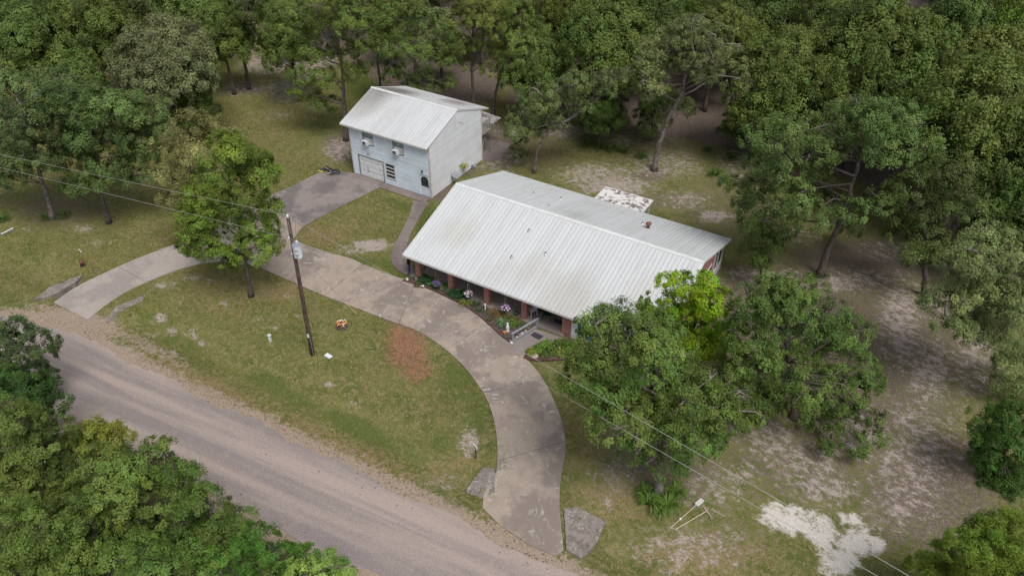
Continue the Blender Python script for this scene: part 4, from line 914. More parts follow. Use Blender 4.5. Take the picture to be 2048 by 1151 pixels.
def hero(name, label, base_px, trunk_px, lobes_px, color, r0, seed, m='bark', bare=0, twigs=2, base=None, grow=1.28, extra=.6, **kw):
    """single tree from surveyed points: trunk (px, py, z), lobes (px, py, z, radius m)"""
    b = np.array([*(G(*base_px)[:2] if base is None else base), 0.0]); r = np.random.default_rng(seed)
    hv = FW[:2]/np.linalg.norm(FW[:2])
    def onp(x, y, z, off=0.0):
        d = ray(x, y); t = ((b[:2]+hv*off-CAM[:2]) @ hv)/(d[:2] @ hv); P = CAM+d*t
        return P if P[2] > 1.3 or z < 1.3 else G(x, y, max(1.3, z*.6))
    tr = [(0, 0, 0)]+[tuple(onp(x, y, -1 if False else z)-b) for x, y, z in trunk_px]
    xs = [q[0] for q in lobes_px]; xm, xr = (min(xs)+max(xs))/2, max(40, (max(xs)-min(xs))/2)
    lb = []
    for x, y, z, rad in lobes_px:
        P0 = onp(x, y, z); w_ = xr/scale_at(P0)*math.sqrt(max(.05, 1-((x-xm)/xr)**2*.95))
        P = onp(x, y, z, r.uniform(-.62, .62)*w_); lb.append((*(P-b), rad*grow*scale_at(G(x, y, z))/scale_at(P)))
    for i in range(int(len(lb)*extra)):
        x, y, z, rad = lb[int(r.integers(0, len(lobes_px)))]; d = unit(r.normal(size=3)*np.array([1, 1, .5])); lb.append((x+d[0]*rad*.75-hv[0]*0, y+d[1]*rad*.75, z+d[2]*rad*.5, rad*r.uniform(.5, .75)))
    return plant_tree(name, label, b, limb_mesh('trunk', r, tr, r0, lb[:len(lobes_px)], M[m], twigs, bare, .2), crown_mesh('crown', r, lb, **kw), color)

# front lawn tree and its olive neighbour
hero('shade_tree', 'tall bright green tree on the front lawn left of the utility pole', (502, 592), [(494, 545, 1.7), (480, 470, 4.2), (462, 380, 7)],
     [(455, 290, 8.6, .95), (440, 335, 7.6, 1.15), (500, 330, 7.7, 1.1), (470, 300, 8.4, .9), (525, 345, 7.0, .75), (420, 385, 6.4, 1.2), (480, 390, 6.2, 1.3), (530, 415, 5.4, .75), (400, 435, 5.2, 1.2), (460, 450, 4.7, 1.3), (520, 450, 4.5, 1.0), (545, 482, 3.7, .55), (390, 485, 4.0, .8), (440, 500, 3.4, 1.1), (505, 495, 3.2, 1.1), (475, 522, 2.6, .8), (540, 470, 4.2, .5)],
     FRESH, .17, 11, grow=1.4, dens=21, leaf=(.16, .12), tuft=.36)
hero('shade_tree', 'pale olive loose crowned tree behind the front lawn tree', (395, 500), [(388, 450, 2), (378, 380, 4.5)],
     [(380, 250, 8.2, 1.1), (430, 260, 8.0, 1.0), (345, 290, 7.2, 1.1), (400, 300, 7.2, 1.3), (470, 275, 7.4, .8), (345, 340, 6.0, 1.1), (390, 350, 5.8, 1.3), (350, 395, 4.7, 1.0), (395, 410, 4.2, 1.2), (375, 450, 3.3, .8), (400, 480, 2.6, .6), (500, 310, 6.6, .8), (515, 330, 6.3, .7)],
     (0.231, 0.231, 0.098), .15, 12, dens=17, leaf=(.15, .10), tuft=.42, nleaf=38)
# broad bluish tree left: two trunks, two trees whose crowns run together
hero('spreading_oak', 'broad bluish green spreading oak on the left, nearer the photo edge', (105, 437), [(95, 395, 1.6), (75, 330, 3.6), (70, 280, 4.8)],
     [(20, 200, 7, 1.5), (80, 190, 7.2, 1.5), (140, 195, 7.2, 1.5), (-20, 250, 6.2, 1.6), (50, 250, 6.4, 1.7), (110, 250, 6.5, 1.6), (10, 300, 5.2, 1.5), (70, 310, 5.0, 1.4), (120, 310, 5.0, 1.2), (-30, 330, 4.6, 1.4), (30, 350, 3.9, 1.0), (50, 165, 7.4, 1.2), (110, 160, 7.4, 1.1), (0, 165, 7.2, 1.2)],
     BLUE, .22, 13, m='palebark', bare=1, grow=1.42, dens=17, leaf=(.17, .12), flat=.7)
hero('spreading_oak', 'bluish green spreading oak on the left whose crown reaches toward the front lawn', (218, 445), [(205, 400, 1.7), (190, 340, 3.5), (195, 290, 4.8)],
     [(180, 215, 7, 1.4), (235, 215, 7, 1.4), (290, 220, 6.8, 1.3), (170, 270, 6.2, 1.5), (225, 270, 6.3, 1.5), (280, 270, 6.2, 1.4), (320, 255, 6.0, 1.1), (165, 320, 5, 1.2), (220, 325, 4.9, 1.2), (275, 320, 5.0, 1.1), (310, 300, 5.3, .9), (190, 360, 3.9, .9), (250, 350, 4.2, .8), (200, 190, 7.2, 1.1), (150, 370, 3.4, .8), (290, 350, 4.1, .7)],
     (0.118, 0.17, 0.06), .2, 14, m='bark', bare=0, grow=1.42, dens=17, leaf=(.17, .12), flat=.7)
# lone trunked oak of the left lawn gets its own trunk survey
# leaning tree
hero('leaning_oak', 'thin leaning oak with tufted clumps and pale bare limbs beyond the house ridge', (1068, 345), [(1074, 300, 1.6), (1092, 266, 2.8), (1140, 235, 3.9), (1195, 195, 5.2), (1228, 162, 6.2)],
     [(1050, 225, 4.8, 1.0), (1075, 215, 5.2, 1.0), (1040, 258, 4.0, .9), (1095, 195, 5.6, 1.0), (1125, 182, 6.0, .9), (1150, 165, 6.3, .8), (1105, 230, 4.4, .7), (1200, 152, 6.6, .7), (1232, 152, 6.6, .65), (1065, 252, 4.0, .6), (1180, 178, 5.8, .5), (1035, 302, 2.4, .45), (1145, 200, 5.3, .6), (1040, 280, 3.2, .5), (1118, 248, 4, .55), (1148, 222, 5, .6), (1172, 208, 5, .5), (1215, 178, 6, .55), (1250, 150, 6, .45), (1085, 262, 3.6, .5)],
     (0.14, 0.175, 0.07), .16, 15, m='palebark', bare=2, grow=1.6, extra=.9, dens=18, leaf=(.16, .11), tuft=.34)
# pale-limbed oak
hero('twisted_oak', 'oak with pale twisting limbs showing under a flat crown beyond the patio roof', (1308, 340), [(1318, 285, 1.9), (1337, 235, 3.6), (1362, 190, 5.2), (1372, 145, 6.8)],
     [(1330, 95, 8.0, 1.5), (1375, 75, 8.4, 1.6), (1425, 85, 8.2, 1.5), (1300, 130, 7.0, 1.2), (1350, 125, 7.4, 1.1), (1400, 120, 7.6, 1.2), (1450, 115, 7.4, 1.4), (1485, 140, 6.8, 1.1), (1310, 165, 6.0, 1.0), (1450, 160, 6.4, 1.0), (1500, 165, 6.2, .8), (1380, 60, 8.8, 1.2), (1405, 150, 6.8, .8), (1290, 180, 5.4, .7), (1345, 195, 5.0, .9), (1370, 215, 4.4, .8), (1325, 235, 3.4, .6)],
     (0.168, 0.196, 0.084), .27, 16, m='palebark', bare=3, grow=1.45, extra=.8, dens=17, leaf=(.17, .11), tuft=.36)
# big yard oak right of the house
hero('yard_oak', 'big open crowned oak right of the house with a dark leaning trunk', (1637, 550), [(1655, 500, 1.6), (1680, 445, 3.3), (1700, 380, 5.2), (1718, 320, 6.8)],
     [(1690, 250, 8.4, 1.5), (1740, 235, 8.8, 1.5), (1790, 245, 8.4, 1.4), (1650, 290, 7.4, 1.2), (1710, 290, 7.6, 1.3), (1775, 300, 7.4, 1.4), (1820, 290, 7.2, 1.1), (1740, 215, 9.0, 1.1), (1540, 280, 7.2, 1.3), (1580, 265, 7.5, 1.2), (1620, 300, 6.8, 1.0), (1520, 320, 6.2, 1.0), (1570, 330, 6.0, 1.2), (1610, 360, 5.4, 1.1), (1540, 370, 5.0, 1.1), (1590, 400, 4.5, 1.2), (1510, 410, 4.2, .9), (1650, 390, 5.2, .9), (1630, 430, 4.0, 1.0), (1700, 420, 4.6, .9), (1760, 400, 5.0, .9), (1480, 370, 4.8, .7), (1455, 360, 4.9, .6), (1560, 440, 3.6, 1.0), (1700, 455, 3.6, .7), (1530, 480, 3.0, .8), (1640, 335, 6.4, .7)],
     (.115, .165, .055), .26, 17, m='bark', bare=1, grow=1.45, dens=18, leaf=(.16, .11), tuft=.37)
hero('yard_oak', 'dense dark lobed oak hanging right of the big open crowned oak', (1850, 590), [(1850, 540, 1.6), (1848, 470, 3.8), (1850, 420, 5)],
     [(1815, 375, 6.2, 1.1), (1850, 365, 6.6, 1.1), (1900, 340, 7.0, 1.3), (1930, 370, 6.4, 1.2), (1805, 420, 5.0, 1.1), (1850, 420, 5.2, 1.1), (1900, 410, 5.6, 1.0), (1810, 470, 3.8, 1.0), (1855, 470, 3.9, 1.0), (1825, 510, 2.7, .8), (1870, 505, 2.9, .8), (1935, 420, 5.0, .9), (1785, 390, 5.4, .6)],
     (0.112, 0.147, 0.05), .22, 18, grow=1.4, dens=18, leaf=(.16, .11))
hero('sapling_oak', 'slender drooping oak beside the right gable of the house', (1523, 568), [(1523, 545, .8), (1518, 500, 2.4)],
     [(1520, 470, 3.4, .8), (1500, 490, 2.8, .6), (1540, 490, 2.8, .65), (1515, 520, 2.0, .6), (1535, 525, 1.9, .5), (1500, 450, 3.9, .7), (1550, 455, 3.8, .8)],
     DEEP, .11, 19, dens=17, leaf=(.15, .11))
# pale feathery oak, right edge
hero('feathery_oak', 'pale feathery oak reaching in from the right edge', (2075, 780), [(2070, 720, 1.8), (2050, 640, 4)],
     [(1960, 510, 7.2, 1.2), (2010, 500, 7.4, 1.2), (2050, 520, 7.0, 1.3), (1930, 545, 6.2, .9), (1985, 555, 6.3, 1.2), (2035, 580, 6.0, 1.3), (1890, 590, 5.0, .8), (1930, 600, 5.0, 1.0), (1980, 620, 4.8, 1.2), (2030, 650, 4.5, 1.3), (1860, 600, 4.9, .5), (1960, 665, 3.8, .8), (2010, 700, 3.2, 1.0), (1900, 640, 4.0, .7), (2050, 740, 2.6, 1.0), (1990, 765, 1.8, .5)],
     (0.189, 0.231, 0.098), .2, 20, m='palebark', bare=1, grow=1.65, extra=1.1, dens=17, leaf=(.16, .09), tuft=.38, flat=.6)
hero('dark_shrub', 'large dark green shrub at the right edge below the feathery oak', (2010, 960), [(2010, 920, .8), (2012, 880, 1.6)],
     [(1985, 850, 2.0, .8), (2030, 850, 2.2, .9), (1965, 850, 1.8, .5), (2000, 890, 1.3, .9), (2040, 900, 1.3, 1.0), (1990, 935, .7, .8), (2040, 955, .6, .8), (2000, 975, .3, .6), (1975, 900, 1.2, .6), (1985, 960, .8, .7), (2030, 830, 2.4, .9)],
     (0.063, 0.119, 0.028), .09, 21, grow=1.6, dens=26, leaf=(.13, .09), tuft=.3)
hero('cypress_shrub', 'yellow green feathery conifer in the lower right corner', (2000, 1250), [(1990, 1210, 1.0), (1985, 1160, 2.3)],
     [(1980, 1075, 3.4, .8), (2030, 1060, 3.4, .9), (1930, 1095, 2.8, .7), (1965, 1115, 2.7, .9), (2020, 1110, 2.7, 1.0), (1880, 1115, 2.2, .6), (1920, 1140, 2.0, .8), (1850, 1140, 1.6, .6), (1970, 1165, 1.8, 1.0), (2040, 1050, 3.5, .7), (1890, 1170, 1.2, .8), (2040, 1160, 1.8, 1.0)],
     (.17, .24, .045), .12, 22, dens=30, leaf=(.24, .045), tuft=.34, nleaf=60, spread=.7, up=.9, droop=-.1)
# front right pair and lime tree
hero('front_oak', 'big leafy oak with a pale trunk right of the curved drive', (1318, 985), [(1321, 945, 1.2), (1330, 880, 3.0), (1335, 800, 5)],
     [(1230, 660, 7.4, 1.1), (1280, 655, 7.6, 1.1), (1305, 705, 7.0, 1.0), (1200, 700, 6.6, 1.1), (1260, 715, 6.8, 1.4), (1325, 745, 6.4, 1.3), (1380, 785, 5.6, 1.0), (1205, 755, 5.6, 1.2), (1265, 775, 5.6, 1.4), (1340, 795, 5.4, 1.4), (1405, 790, 5.2, 1.2), (1440, 810, 4.6, .8), (1245, 830, 4.4, 1.1), (1310, 850, 4.0, 1.2), (1375, 850, 4.0, 1.2), (1280, 890, 2.9, .8), (1330, 905, 2.6, .9), (1375, 910, 2.5, .7), (1190, 640, 7.6, .55), (1210, 625, 7.9, .4), (1175, 730, 6.0, .7), (1185, 790, 4.8, .6), (1265, 900, 2.6, .55), (1420, 850, 3.8, .5), (1440, 785, 5.0, .9), (1455, 820, 4.2, .9)],
     (.125, .185, .05), .26, 23, m='palebark', bare=2, grow=1.5, extra=1.0, dens=19, leaf=(.14, .095), tuft=.34)
hero('front_oak', 'wide dark green oak spreading over the bare yard right of the house', (1590, 835), [(1590, 790, 1.4), (1580, 720, 3.4), (1570, 660, 5)],
     [(1515, 605, 7.2, 1.0), (1555, 595, 7.4, 1.2), (1590, 590, 7.2, 1.1), (1510, 640, 6.8, 1.2), (1570, 640, 6.8, 1.3), (1640, 640, 6.6, 1.2), (1690, 660, 6.0, 1.0), (1500, 700, 5.6, 1.2), (1560, 700, 5.6, 1.3), (1630, 700, 5.4, 1.2), (1690, 720, 5.0, 1.0), (1490, 755, 4.4, 1.1), (1550, 760, 4.2, 1.2), (1610, 765, 4.0, 1.1), (1670, 775, 3.8, 1.0), (1725, 760, 4.0, .8), (1700, 830, 2.6, .8), (1650, 835, 2.4, .7), (1740, 830, 2.7, .7), (1590, 810, 2.8, .7), (1755, 870, 1.8, .5), (1660, 880, 1.6, .45), (1710, 885, 1.4, .5), (1490, 840, 2.6, .45), (1520, 800, 3.2, .7), (1475, 740, 5.0, .8)],
     (.108, .165, .046), .24, 24, m='bark', bare=1, grow=1.42, extra=.9, dens=18, leaf=(.145, .1), tuft=.34)
hero('lime_tree', 'vivid lime green young tree between the two front oaks by the house corner', (1398, 770), [(1395, 720, 1.4), (1388, 660, 3.2)],
     [(1345, 572, 5.6, .7), (1395, 575, 5.8, .7), (1320, 610, 4.9, .8), (1370, 605, 5.2, .9), (1425, 600, 5.2, .8), (1290, 635, 4.4, .6), (1345, 645, 4.6, .9), (1400, 640, 4.6, .9), (1450, 655, 4.4, .8), (1380, 680, 3.8, .9), (1440, 690, 3.6, .8), (1465, 690, 3.6, .5), (1365, 555, 6.0, .4)],
     LIME, .12, 25, grow=1.5, dens=24, leaf=(.15, .11), tuft=.3)
# lower left thicket: separate trees in front of the road
for k, q in enumerate([
    ('roadside_tree', 'dark green tree on the left edge beside the road, topmost of the roadside thicket', (20, 790), (0.084, 0.119, 0.049), [(10, 665, 5.2, 1.0), (50, 690, 4.8, 1.0), (-20, 720, 4.4, 1.2), (30, 740, 4.0, 1.1), (80, 710, 4.2, .6), (95, 745, 3.5, .5)], 31),
    ('roadside_tree', 'deep green rounded tree on the left edge, second down the thicket', (70, 900), (0.063, 0.119, 0.031), [(40, 780, 4.0, 1.1), (90, 775, 4.0, .9), (110, 800, 3.4, .7), (10, 800, 4, 1.2), (60, 820, 3.2, 1.0), (-30, 770, 4, 1)], 32),
    ('roadside_tree', 'olive tree with yellowing leaves nearest the road in the thicket', (210, 985), (0.21, 0.231, 0.049), [(185, 868, 3.8, .8), (230, 870, 3.7, .7), (160, 890, 3.6, .8), (205, 905, 3.2, .9), (235, 910, 2.9, .6)], 33),
    ('roadside_tree', 'broad green tree filling the left side of the thicket', (40, 1010), OAK, [(30, 830, 5.0, .9), (20, 880, 5.0, 1.2), (90, 880, 5.0, 1.1), (130, 910, 4.6, 1.0), (60, 930, 4.8, 1.3), (-20, 950, 4.8, 1.3), (110, 960, 4.2, 1.1), (30, 985, 4.0, 1.2), (70, 850, 5, .8)], 34),
    ('roadside_tree', 'fresh green tree with bare twigs in the middle of the thicket', (270, 1090), (0.147, 0.203, 0.056), [(200, 930, 5.0, .9), (260, 930, 5.0, .9), (310, 895, 4.8, .5), (300, 950, 4.8, 1.0), (230, 980, 4.8, 1.1), (180, 990, 4.6, 1.1), (290, 1000, 4.4, 1.2), (350, 970, 4.3, .8), (240, 1040, 3.8, 1.1), (370, 1000, 3.8, .7)], 35),
    ('roadside_tree', 'bushy green tree at the bottom left corner', (70, 1180), (0.126, 0.175, 0.045), [(20, 1050, 5, 1.2), (90, 1040, 5.0, 1.2), (60, 1100, 4.8, 1.3), (140, 1090, 4.6, 1.2), (-20, 1110, 4.6, 1.2), (30, 1150, 4.2, 1.2), (110, 1150, 4, 1.2), (150, 1045, 4.8, .9)], 36),
    ('roadside_tree', 'dark leaved tree hanging over the road edge in the thicket', (430, 1110), (0.105, 0.161, 0.042), [(350, 940, 4.8, .6), (385, 945, 4.6, .5), (400, 1000, 4.2, .8), (360, 1040, 4.2, 1.0), (430, 1040, 3.8, .9), (330, 1080, 4.0, 1.0), (400, 1085, 3.6, 1.0), (460, 1070, 3.2, .8), (300, 1120, 3.6, 1.0), (480, 1030, 3.4, .5)], 37),
    ('roadside_shrub', 'vine covered shrub by the road at the bottom of the photo', (560, 1180), (0.084, 0.175, 0.035), [(500, 1070, 2.6, .6), (540, 1090, 2.3, .7), (490, 1110, 2.6, .8), (560, 1120, 2.0, .7), (610, 1120, 1.7, .6), (450, 1130, 2.8, .9), (530, 1145, 2.0, .8)], 38),
    ('roadside_shrub', 'light green ferny shrub at the bottom edge beside the road', (620, 1220), (0.21, 0.308, 0.084), [(600, 1140, 1.8, .6), (650, 1140, 1.6, .6), (690, 1140, 1.3, .5), (560, 1150, 2, .6), (625, 1160, 1.4, .7)], 39),
    ('roadside_tree', 'mid green tree at the bottom edge inside the thicket', (230, 1200), (0.119, 0.182, 0.049), [(190, 1110, 4.6, 1.1), (250, 1110, 4.4, 1.1), (220, 1150, 4.2, 1.2), (300, 1150, 3.8, 1.1), (370, 1140, 3.4, 1.0), (160, 1150, 4.2, 1.0), (420, 1140, 3.2, .8)], 40)]):
    nm, lab, bp, colr, lbs, sd_ = q
    hero(nm, lab, bp, [(bp[0]-3, bp[1]-35, 1), (bp[0]-8, bp[1]-80, 2.2)], lbs, colr, .14, sd_, bare=1 if k in (4, 6, 3) else 0, dens=24, leaf=(.14, .10), tuft=.3, nleaf=42)

# the garage row, trunks surveyed at the ground
hero('tall_oak', 'tall oak just left of the two storey garage, its dark trunk at the garage corner', (692, 280), [(690, 235, 2), (687, 180, 5), (682, 110, 8)],
     [(600, 60, 8, 1.3), (650, 40, 8, 1.4), (700, 45, 8, 1.4), (620, 105, 7, 1.3), (680, 95, 7, 1.4), (735, 85, 7, 1.2), (600, 150, 6, 1.0), (645, 155, 6, 1.1), (705, 140, 6, 1.0), (630, 195, 5, .8), (595, 185, 5, .7), (660, 205, 4, .7), (565, 60, 8, 1.1), (640, 0, 9, 1.3), (700, 0, 9, 1.3), (725, 130, 6, .7), (580, 10, 9, 1.2)], OAK, .24, 41, dens=17)
hero('tall_oak', 'oak whose low branches hang over the rear garage roof', (838, 240), [(835, 190, 3), (830, 130, 6), (830, 70, 8)],
     [(800, 60, 8, 1.2), (850, 40, 8, 1.3), (890, 70, 8, 1.1), (770, 95, 7, 1.1), (830, 100, 7, 1.2), (785, 140, 6, 1.0), (840, 150, 6, 1.0), (885, 125, 6, 1.0), (860, 180, 5, .7), (900, 165, 5, .7), (815, 175, 5, .7), (820, 0, 9, 1.3), (770, 30, 8, 1.1)], MIDG, .2, 42, dens=17)
hero('tall_oak', 'olive oak behind the right end of the garage roof with a bare dark trunk', (948, 222), [(946, 180, 3), (943, 130, 5), (945, 70, 8)],
     [(920, 40, 8, 1.2), (965, 30, 8, 1.3), (1000, 60, 8, 1.2), (915, 85, 7, 1.1), (960, 90, 7, 1.2), (1010, 100, 7, 1.1), (930, 125, 6, .8), (985, 135, 6, .9), (950, 0, 9, 1.3), (1000, 10, 9, 1.2)], OLIVE, .19, 43, dens=17)
hero('tall_oak', 'oak at the garage deck with a forked trunk, rightmost of the garage row', (985, 232), [(990, 190, 3), (1000, 150, 5), (1020, 100, 7)],
     [(1030, 60, 8, 1.2), (1075, 60, 8, 1.2), (1050, 100, 7, 1.2), (1090, 110, 6, 1.0), (1020, 120, 6, .9), (1060, 145, 5, .9), (1095, 140, 5, .7), (1040, 20, 9, 1.2), (1010, 150, 5, .6)], OAK, .18, 44, dens=17)
hero('tall_oak', 'oak crown rising behind the garage ridge with a thin dark trunk', (762, 215), [(760, 170, 3), (755, 120, 5), (755, 60, 8)],
     [(740, 30, 8, 1.2), (785, 20, 8, 1.2), (760, 70, 7, 1.1), (800, 60, 7, .9), (735, 90, 6, .8), (770, -15, 9, 1.3), (775, 110, 5, .7)], OLIVE, .16, 45, dens=17)
hero('lone_oak', 'oak with a single dark trunk standing on the left lawn', (497, 178), [(492, 140, 2), (485, 105, 4), (478, 60, 7)],
     [(440, 40, 8, 1.2), (485, 25, 8, 1.3), (530, 40, 8, 1.2), (460, 75, 7, 1.0), (510, 80, 7, 1.0), (480, -10, 9, 1.3), (535, 0, 9, 1.1), (430, 80, 6, .7), (540, 85, 6, .7), (490, 65, 7, 1)], (.10, .14, .04), .2, 46, dens=17)
occupied_tail = None
# dead snags
for k, (bp, top, lab) in enumerate([((1478, 120), (1500, 20), 'pale bare dead tree near the top edge of the wood'), ((1530, 130), (1548, 30), 'grey leafless snag in the dark gap of the wood')]):
    r = np.random.default_rng(60+k); b = G(bp[0], bp[1], 3.0); b[2] = 0; mb = MB()
    tr = [np.array([b[0], b[1], z])+r.normal(size=3)*.15 for z in (0, 2, 4, 6, 8, 9.5)]; tr[0][2] = -.1
    mb.tube(tr, [.2, .17, .14, .11, .07, .03], 7)
    root = thing('dead_tree', lab, 'dead tree', b); mb.build('trunk', M['palebark'], root, True)
    for i in range(9):
        s = tr[2+i % 3]; d = unit(r.normal(size=3)+np.array([0, 0, .9])); e = s+d*r.uniform(1.6, 3.0); mb = MB(); kx = s+(e-s)*.55+r.normal(size=3)*.25
        mb.tube([s, kx, e], [.07, .05, .015], 5)
        for _ in range(3): mb.tube([kx, kx+unit(d+r.normal(size=3)*.8)*1.1], [.03, .01], 4)
        mb.build('branch', M['palebark'], root, True)

# strap-leaved clumps
def clump_mesh(name, r, n, L, wdt, arch=.6):
    Vs = []; Fs = []; T = []
    for i in range(n):
        a = r.uniform(0, 6.28); l_ = L*r.uniform(.7, 1.2); b0 = np.array([math.cos(a), math.sin(a), 0])*r.uniform(0, .12)*L/.6; d = np.array([math.cos(a), math.sin(a), 0]); sd_ = np.array([-d[1], d[0], 0])*wdt/2
        k = len(Vs)*1; q = [b0, b0+d*l_*.35+np.array([0, 0, l_*.6]), b0+d*l_*.7+np.array([0, 0, l_*(.75-arch*.3)]), b0+d*l_*1.0+np.array([0, 0, l_*(.6-arch*.6)])]
        for j, p in enumerate(q): w_ = [1, 1, .8, .1][j]; Vs += [p-sd_*w_, p+sd_*w_]
        for j in range(3): Fs.append((k+2*j, k+2*j+1, k+2*j+3, k+2*j+2)); T.append(r.uniform(.75, 1.3))
    me = npmesh(name, np.array(Vs), np.array(Fs), {'tone': np.array(T), 'hue': np.full(len(T), .5)}); me.materials.append(M['leaf']); return me
CL = [clump_mesh('leaves', np.random.default_rng(70+k), 46, .62, .05) for k in range(3)]
def clump(px, py, s, color, label, group=None, name='lily_clump'):
    p = G(px, py); k = int(px) % 3; o = bpy.data.objects.new(name, CL[k]); COL.objects.link(o); o.location = (p[0], p[1], 0.0); o.scale = (s, s, s); o.rotation_euler = (0, 0, px); o.color = (*color, 1)
    return tag(o, label, 'plant', group)
for q in [(95, 437, 1.0, 'dark lily clump left of the spreading oak trunk'), (128, 433, 1.1, 'dark lily clump right of the spreading oak trunk'), (8, 440, 1.1, 'lily clump at the left edge of the lawn'),
          (1175, 292, 1.2, 'lily clump at the left end of the row in the back yard'), (1200, 297, 1.2, 'second lily clump in the back yard row'), (1222, 302, 1.3, 'third lily clump in the middle of the back yard row'), (1247, 305, 1.1, 'fourth lily clump in the back yard row'), (1283, 315, 1.1, 'lily clump at the right end of the row beside the twisted oak'),
          (1414, 302, .9, 'lone lily clump between the twisted oak and the dark wood'), (1462, 318, 1.2, 'dark lily clump beside the sapling behind the house'), (1430, 350, 1.3, 'dark lily clump near the back yard sand patches'),
          (1300, 1008, 1.3, 'lily clump in front of the pale oak trunk'), (1335, 1012, 1.3, 'lily clump with a white flower at the foot of the pale oak'), (1290, 985, 1.1, 'lily clump left of the pale oak trunk'), (1352, 985, 1.2, 'lily clump right of the pale oak trunk'), (1318, 1020, 1.1, 'foremost lily clump by the pale oak'), (1622, 556, .9, 'bright green clump at the foot of the big yard oak'), (1648, 552, .7, 'small green clump right of the big yard oak trunk')]:
    px, py, s, lab = q; clump(px, py, s, (.09, .15, .03) if px > 1280 and py > 900 else (.06, .10, .022), lab, 'lily clumps in the yard')
# ================================================================ small things
# utility pole with transformer
PB = G(625, 708); PTOP = 10.45
lean = (on_y(575.5, 433, float(PB[1]))-PB); TOP = np.array([PB[0]+float(lean[0])*(PTOP/float(lean[2])), PB[1], PTOP])
at = lambda z: PB+(TOP-PB)*(z/PTOP)
pole = thing('utility_pole', 'tall dark wooden utility pole with a pale transformer on the front lawn', 'utility pole', PB)
mb = MB(); mb.tube([PB+np.array([0, 0, -.2]), at(2), at(5), at(8), TOP], [.15, .142, .128, .11, .1], 12); mb.build('pole', M['wood'], pole, True)
tz = 8.4; tc = at(tz)+np.array([.36, -.05, 0])
mb = MB(); mb.lathe(tc-np.array([0, 0, .45]), [(.2, 0), (.25, .03), (.25, .8), (.265, .8), (.265, .86)], 16); tk = mb.build('transformer', M['transformer'], pole)
mb = MB(); mb.lathe(tc+np.array([0, 0, .41]), [(.262, 0), (.25, .05), (.08, .09)], 16); mb.build('transformer_lid', M['greymetal'], tk)
mb = MB(); mb.lathe(tc+np.array([.06, 0, .5]), [(.05, -.04), (.05, .05), (.085, .07), (.05, .1), (.085, .12), (.05, .15), (.08, .17), (.03, .22)], 10); mb.build('bushing', M['porcelain'], tk)
for z in (-.25, .25): mb = MB(); mb.bar(at(tz+z), tc+np.array([-.2, 0, z]), .08, .06); mb.build('bracket', M['metal'], pole)
fwd = np.array([.45, -.9, 0])
for dz, dx, wd in ((.12, -.05, .12), (.12, .1, .1), (-.18, -.04, .08), (-.18, .09, .1), (-.32, .03, .12)):
    ang = math.atan2(-.9, .45)+dx*3; c = tc+np.array([math.cos(ang)*.252, math.sin(ang)*.252, dz]); mb = MB(); mb.cbox(c, (.012, wd, .09), ang); mb.build('plate_marking', M['greymetal'], tk)
mb = MB(); mb.tube([TOP+np.array([0, 0, -.02]), TOP+np.array([0, 0, .12])], [.03, .02], 6); mb.lathe(TOP+np.array([0, 0, .1]), [(.04, 0), (.075, .04), (.05, .08), (.07, .11), (.03, .16)], 10); mb.build('insulator', M['porcelain'], pole)
mb = MB(); q = at(9.9)+np.array([.08, -.1, 0]); mb.cbox((q[0], q[1], q[2]), (.05, .03, .75), .6); mb.build('pole_shield', M['metal'], pole)
for z in (9.15, 8.0): mb = MB(); q = at(z)+np.array([-.1, -.1, 0]); mb.lathe(q, [(.03, -.06), (.05, -.02), (.05, .02), (.03, .06)], 8); mb.build('insulator', M['porcelain'], pole)
mb = MB(); q = at(1.75)+np.array([.08, -.15, 0]); mb.cbox(q, (.12, .015, .28), .45); mb.build('pole_tag', M['white'], pole)
mb = MB(); mb.tube([at(1.6)+np.array([.14, -.08, 0]), at(.9)+np.array([.15, -.08, 0]), PB+np.array([.17, -.08, 0])], .018, 5); mb.build('ground_wire', M['greymetal'], pole)
arr = TOP+np.array([.75, .15, -.85]); 
mb = MB(); mb.tube([TOP+np.array([.0, 0, .2]), TOP+np.array([.6, -.05, .02])], .012, 5); mb.tube([TOP+np.array([.6, -.05, .02]), tc+np.array([.06, 0, .72])], .012, 5); mb.build('drop_wire', M['greymetal'], pole)
# overhead lines: primary at the pole top, neutral below; fitted to the surveyed sag
def wire(name, lab, att, left, right, sagL, sagR, rad=.011):
    pts = []
    for end, sag, far_ in ((left, sagL, 2.0), (right, sagR, 1.6)):
        e = np.array(end); B = att+(e-att)*far_
        seg = [att+(B-att)*t-np.array([0, 0, 4*sag*t*(1-t)]) for t in np.linspace(0, 1, 25)]
        pts = (seg[::-1] if not pts else pts[:-1]+seg)
    mb = MB(); mb.tube(pts, rad, 5); return tag(mb.build(name, M['wire']), lab, 'power line')
def chord(att, px, py, zend, sag, far_):
    """end point seen at (px, py) given that the line sags below the chord there"""
    return G(px, py, zend)
A1 = TOP+np.array([0, 0, .2]); A2 = at(9.15)+np.array([-.1, -.1, 0])
wire('power_line', 'upper overhead wire running from the pole top across the whole yard', A1, G(0, 309, 9.6), G(1819, 1151, 9.4), .0, .0)
wire('power_line', 'lower overhead wire passing the transformer and crossing the drive', A2, G(0, 335, 8.4), G(1755, 1151, 8.1), .0, .0)
# guy wire with its guard
gy0_ = G(713, 628); u = at(8.4)-gy0_; u = u/np.linalg.norm(u)
gw = thing('guy_wire', 'guy wire with a pale yellow guard anchored in the front lawn', 'guy wire', gy0_)
mb = MB(); mb.tube([gy0_, gy0_+u*np.linalg.norm(at(8.4)-gy0_)*.985], .009, 5); mb.build('wire', M['greymetal'], gw)
mb = MB(); mb.tube([gy0_+u*.05, gy0_+u*1.9], .035, 6); mb.build('guard', M['guard'], gw)

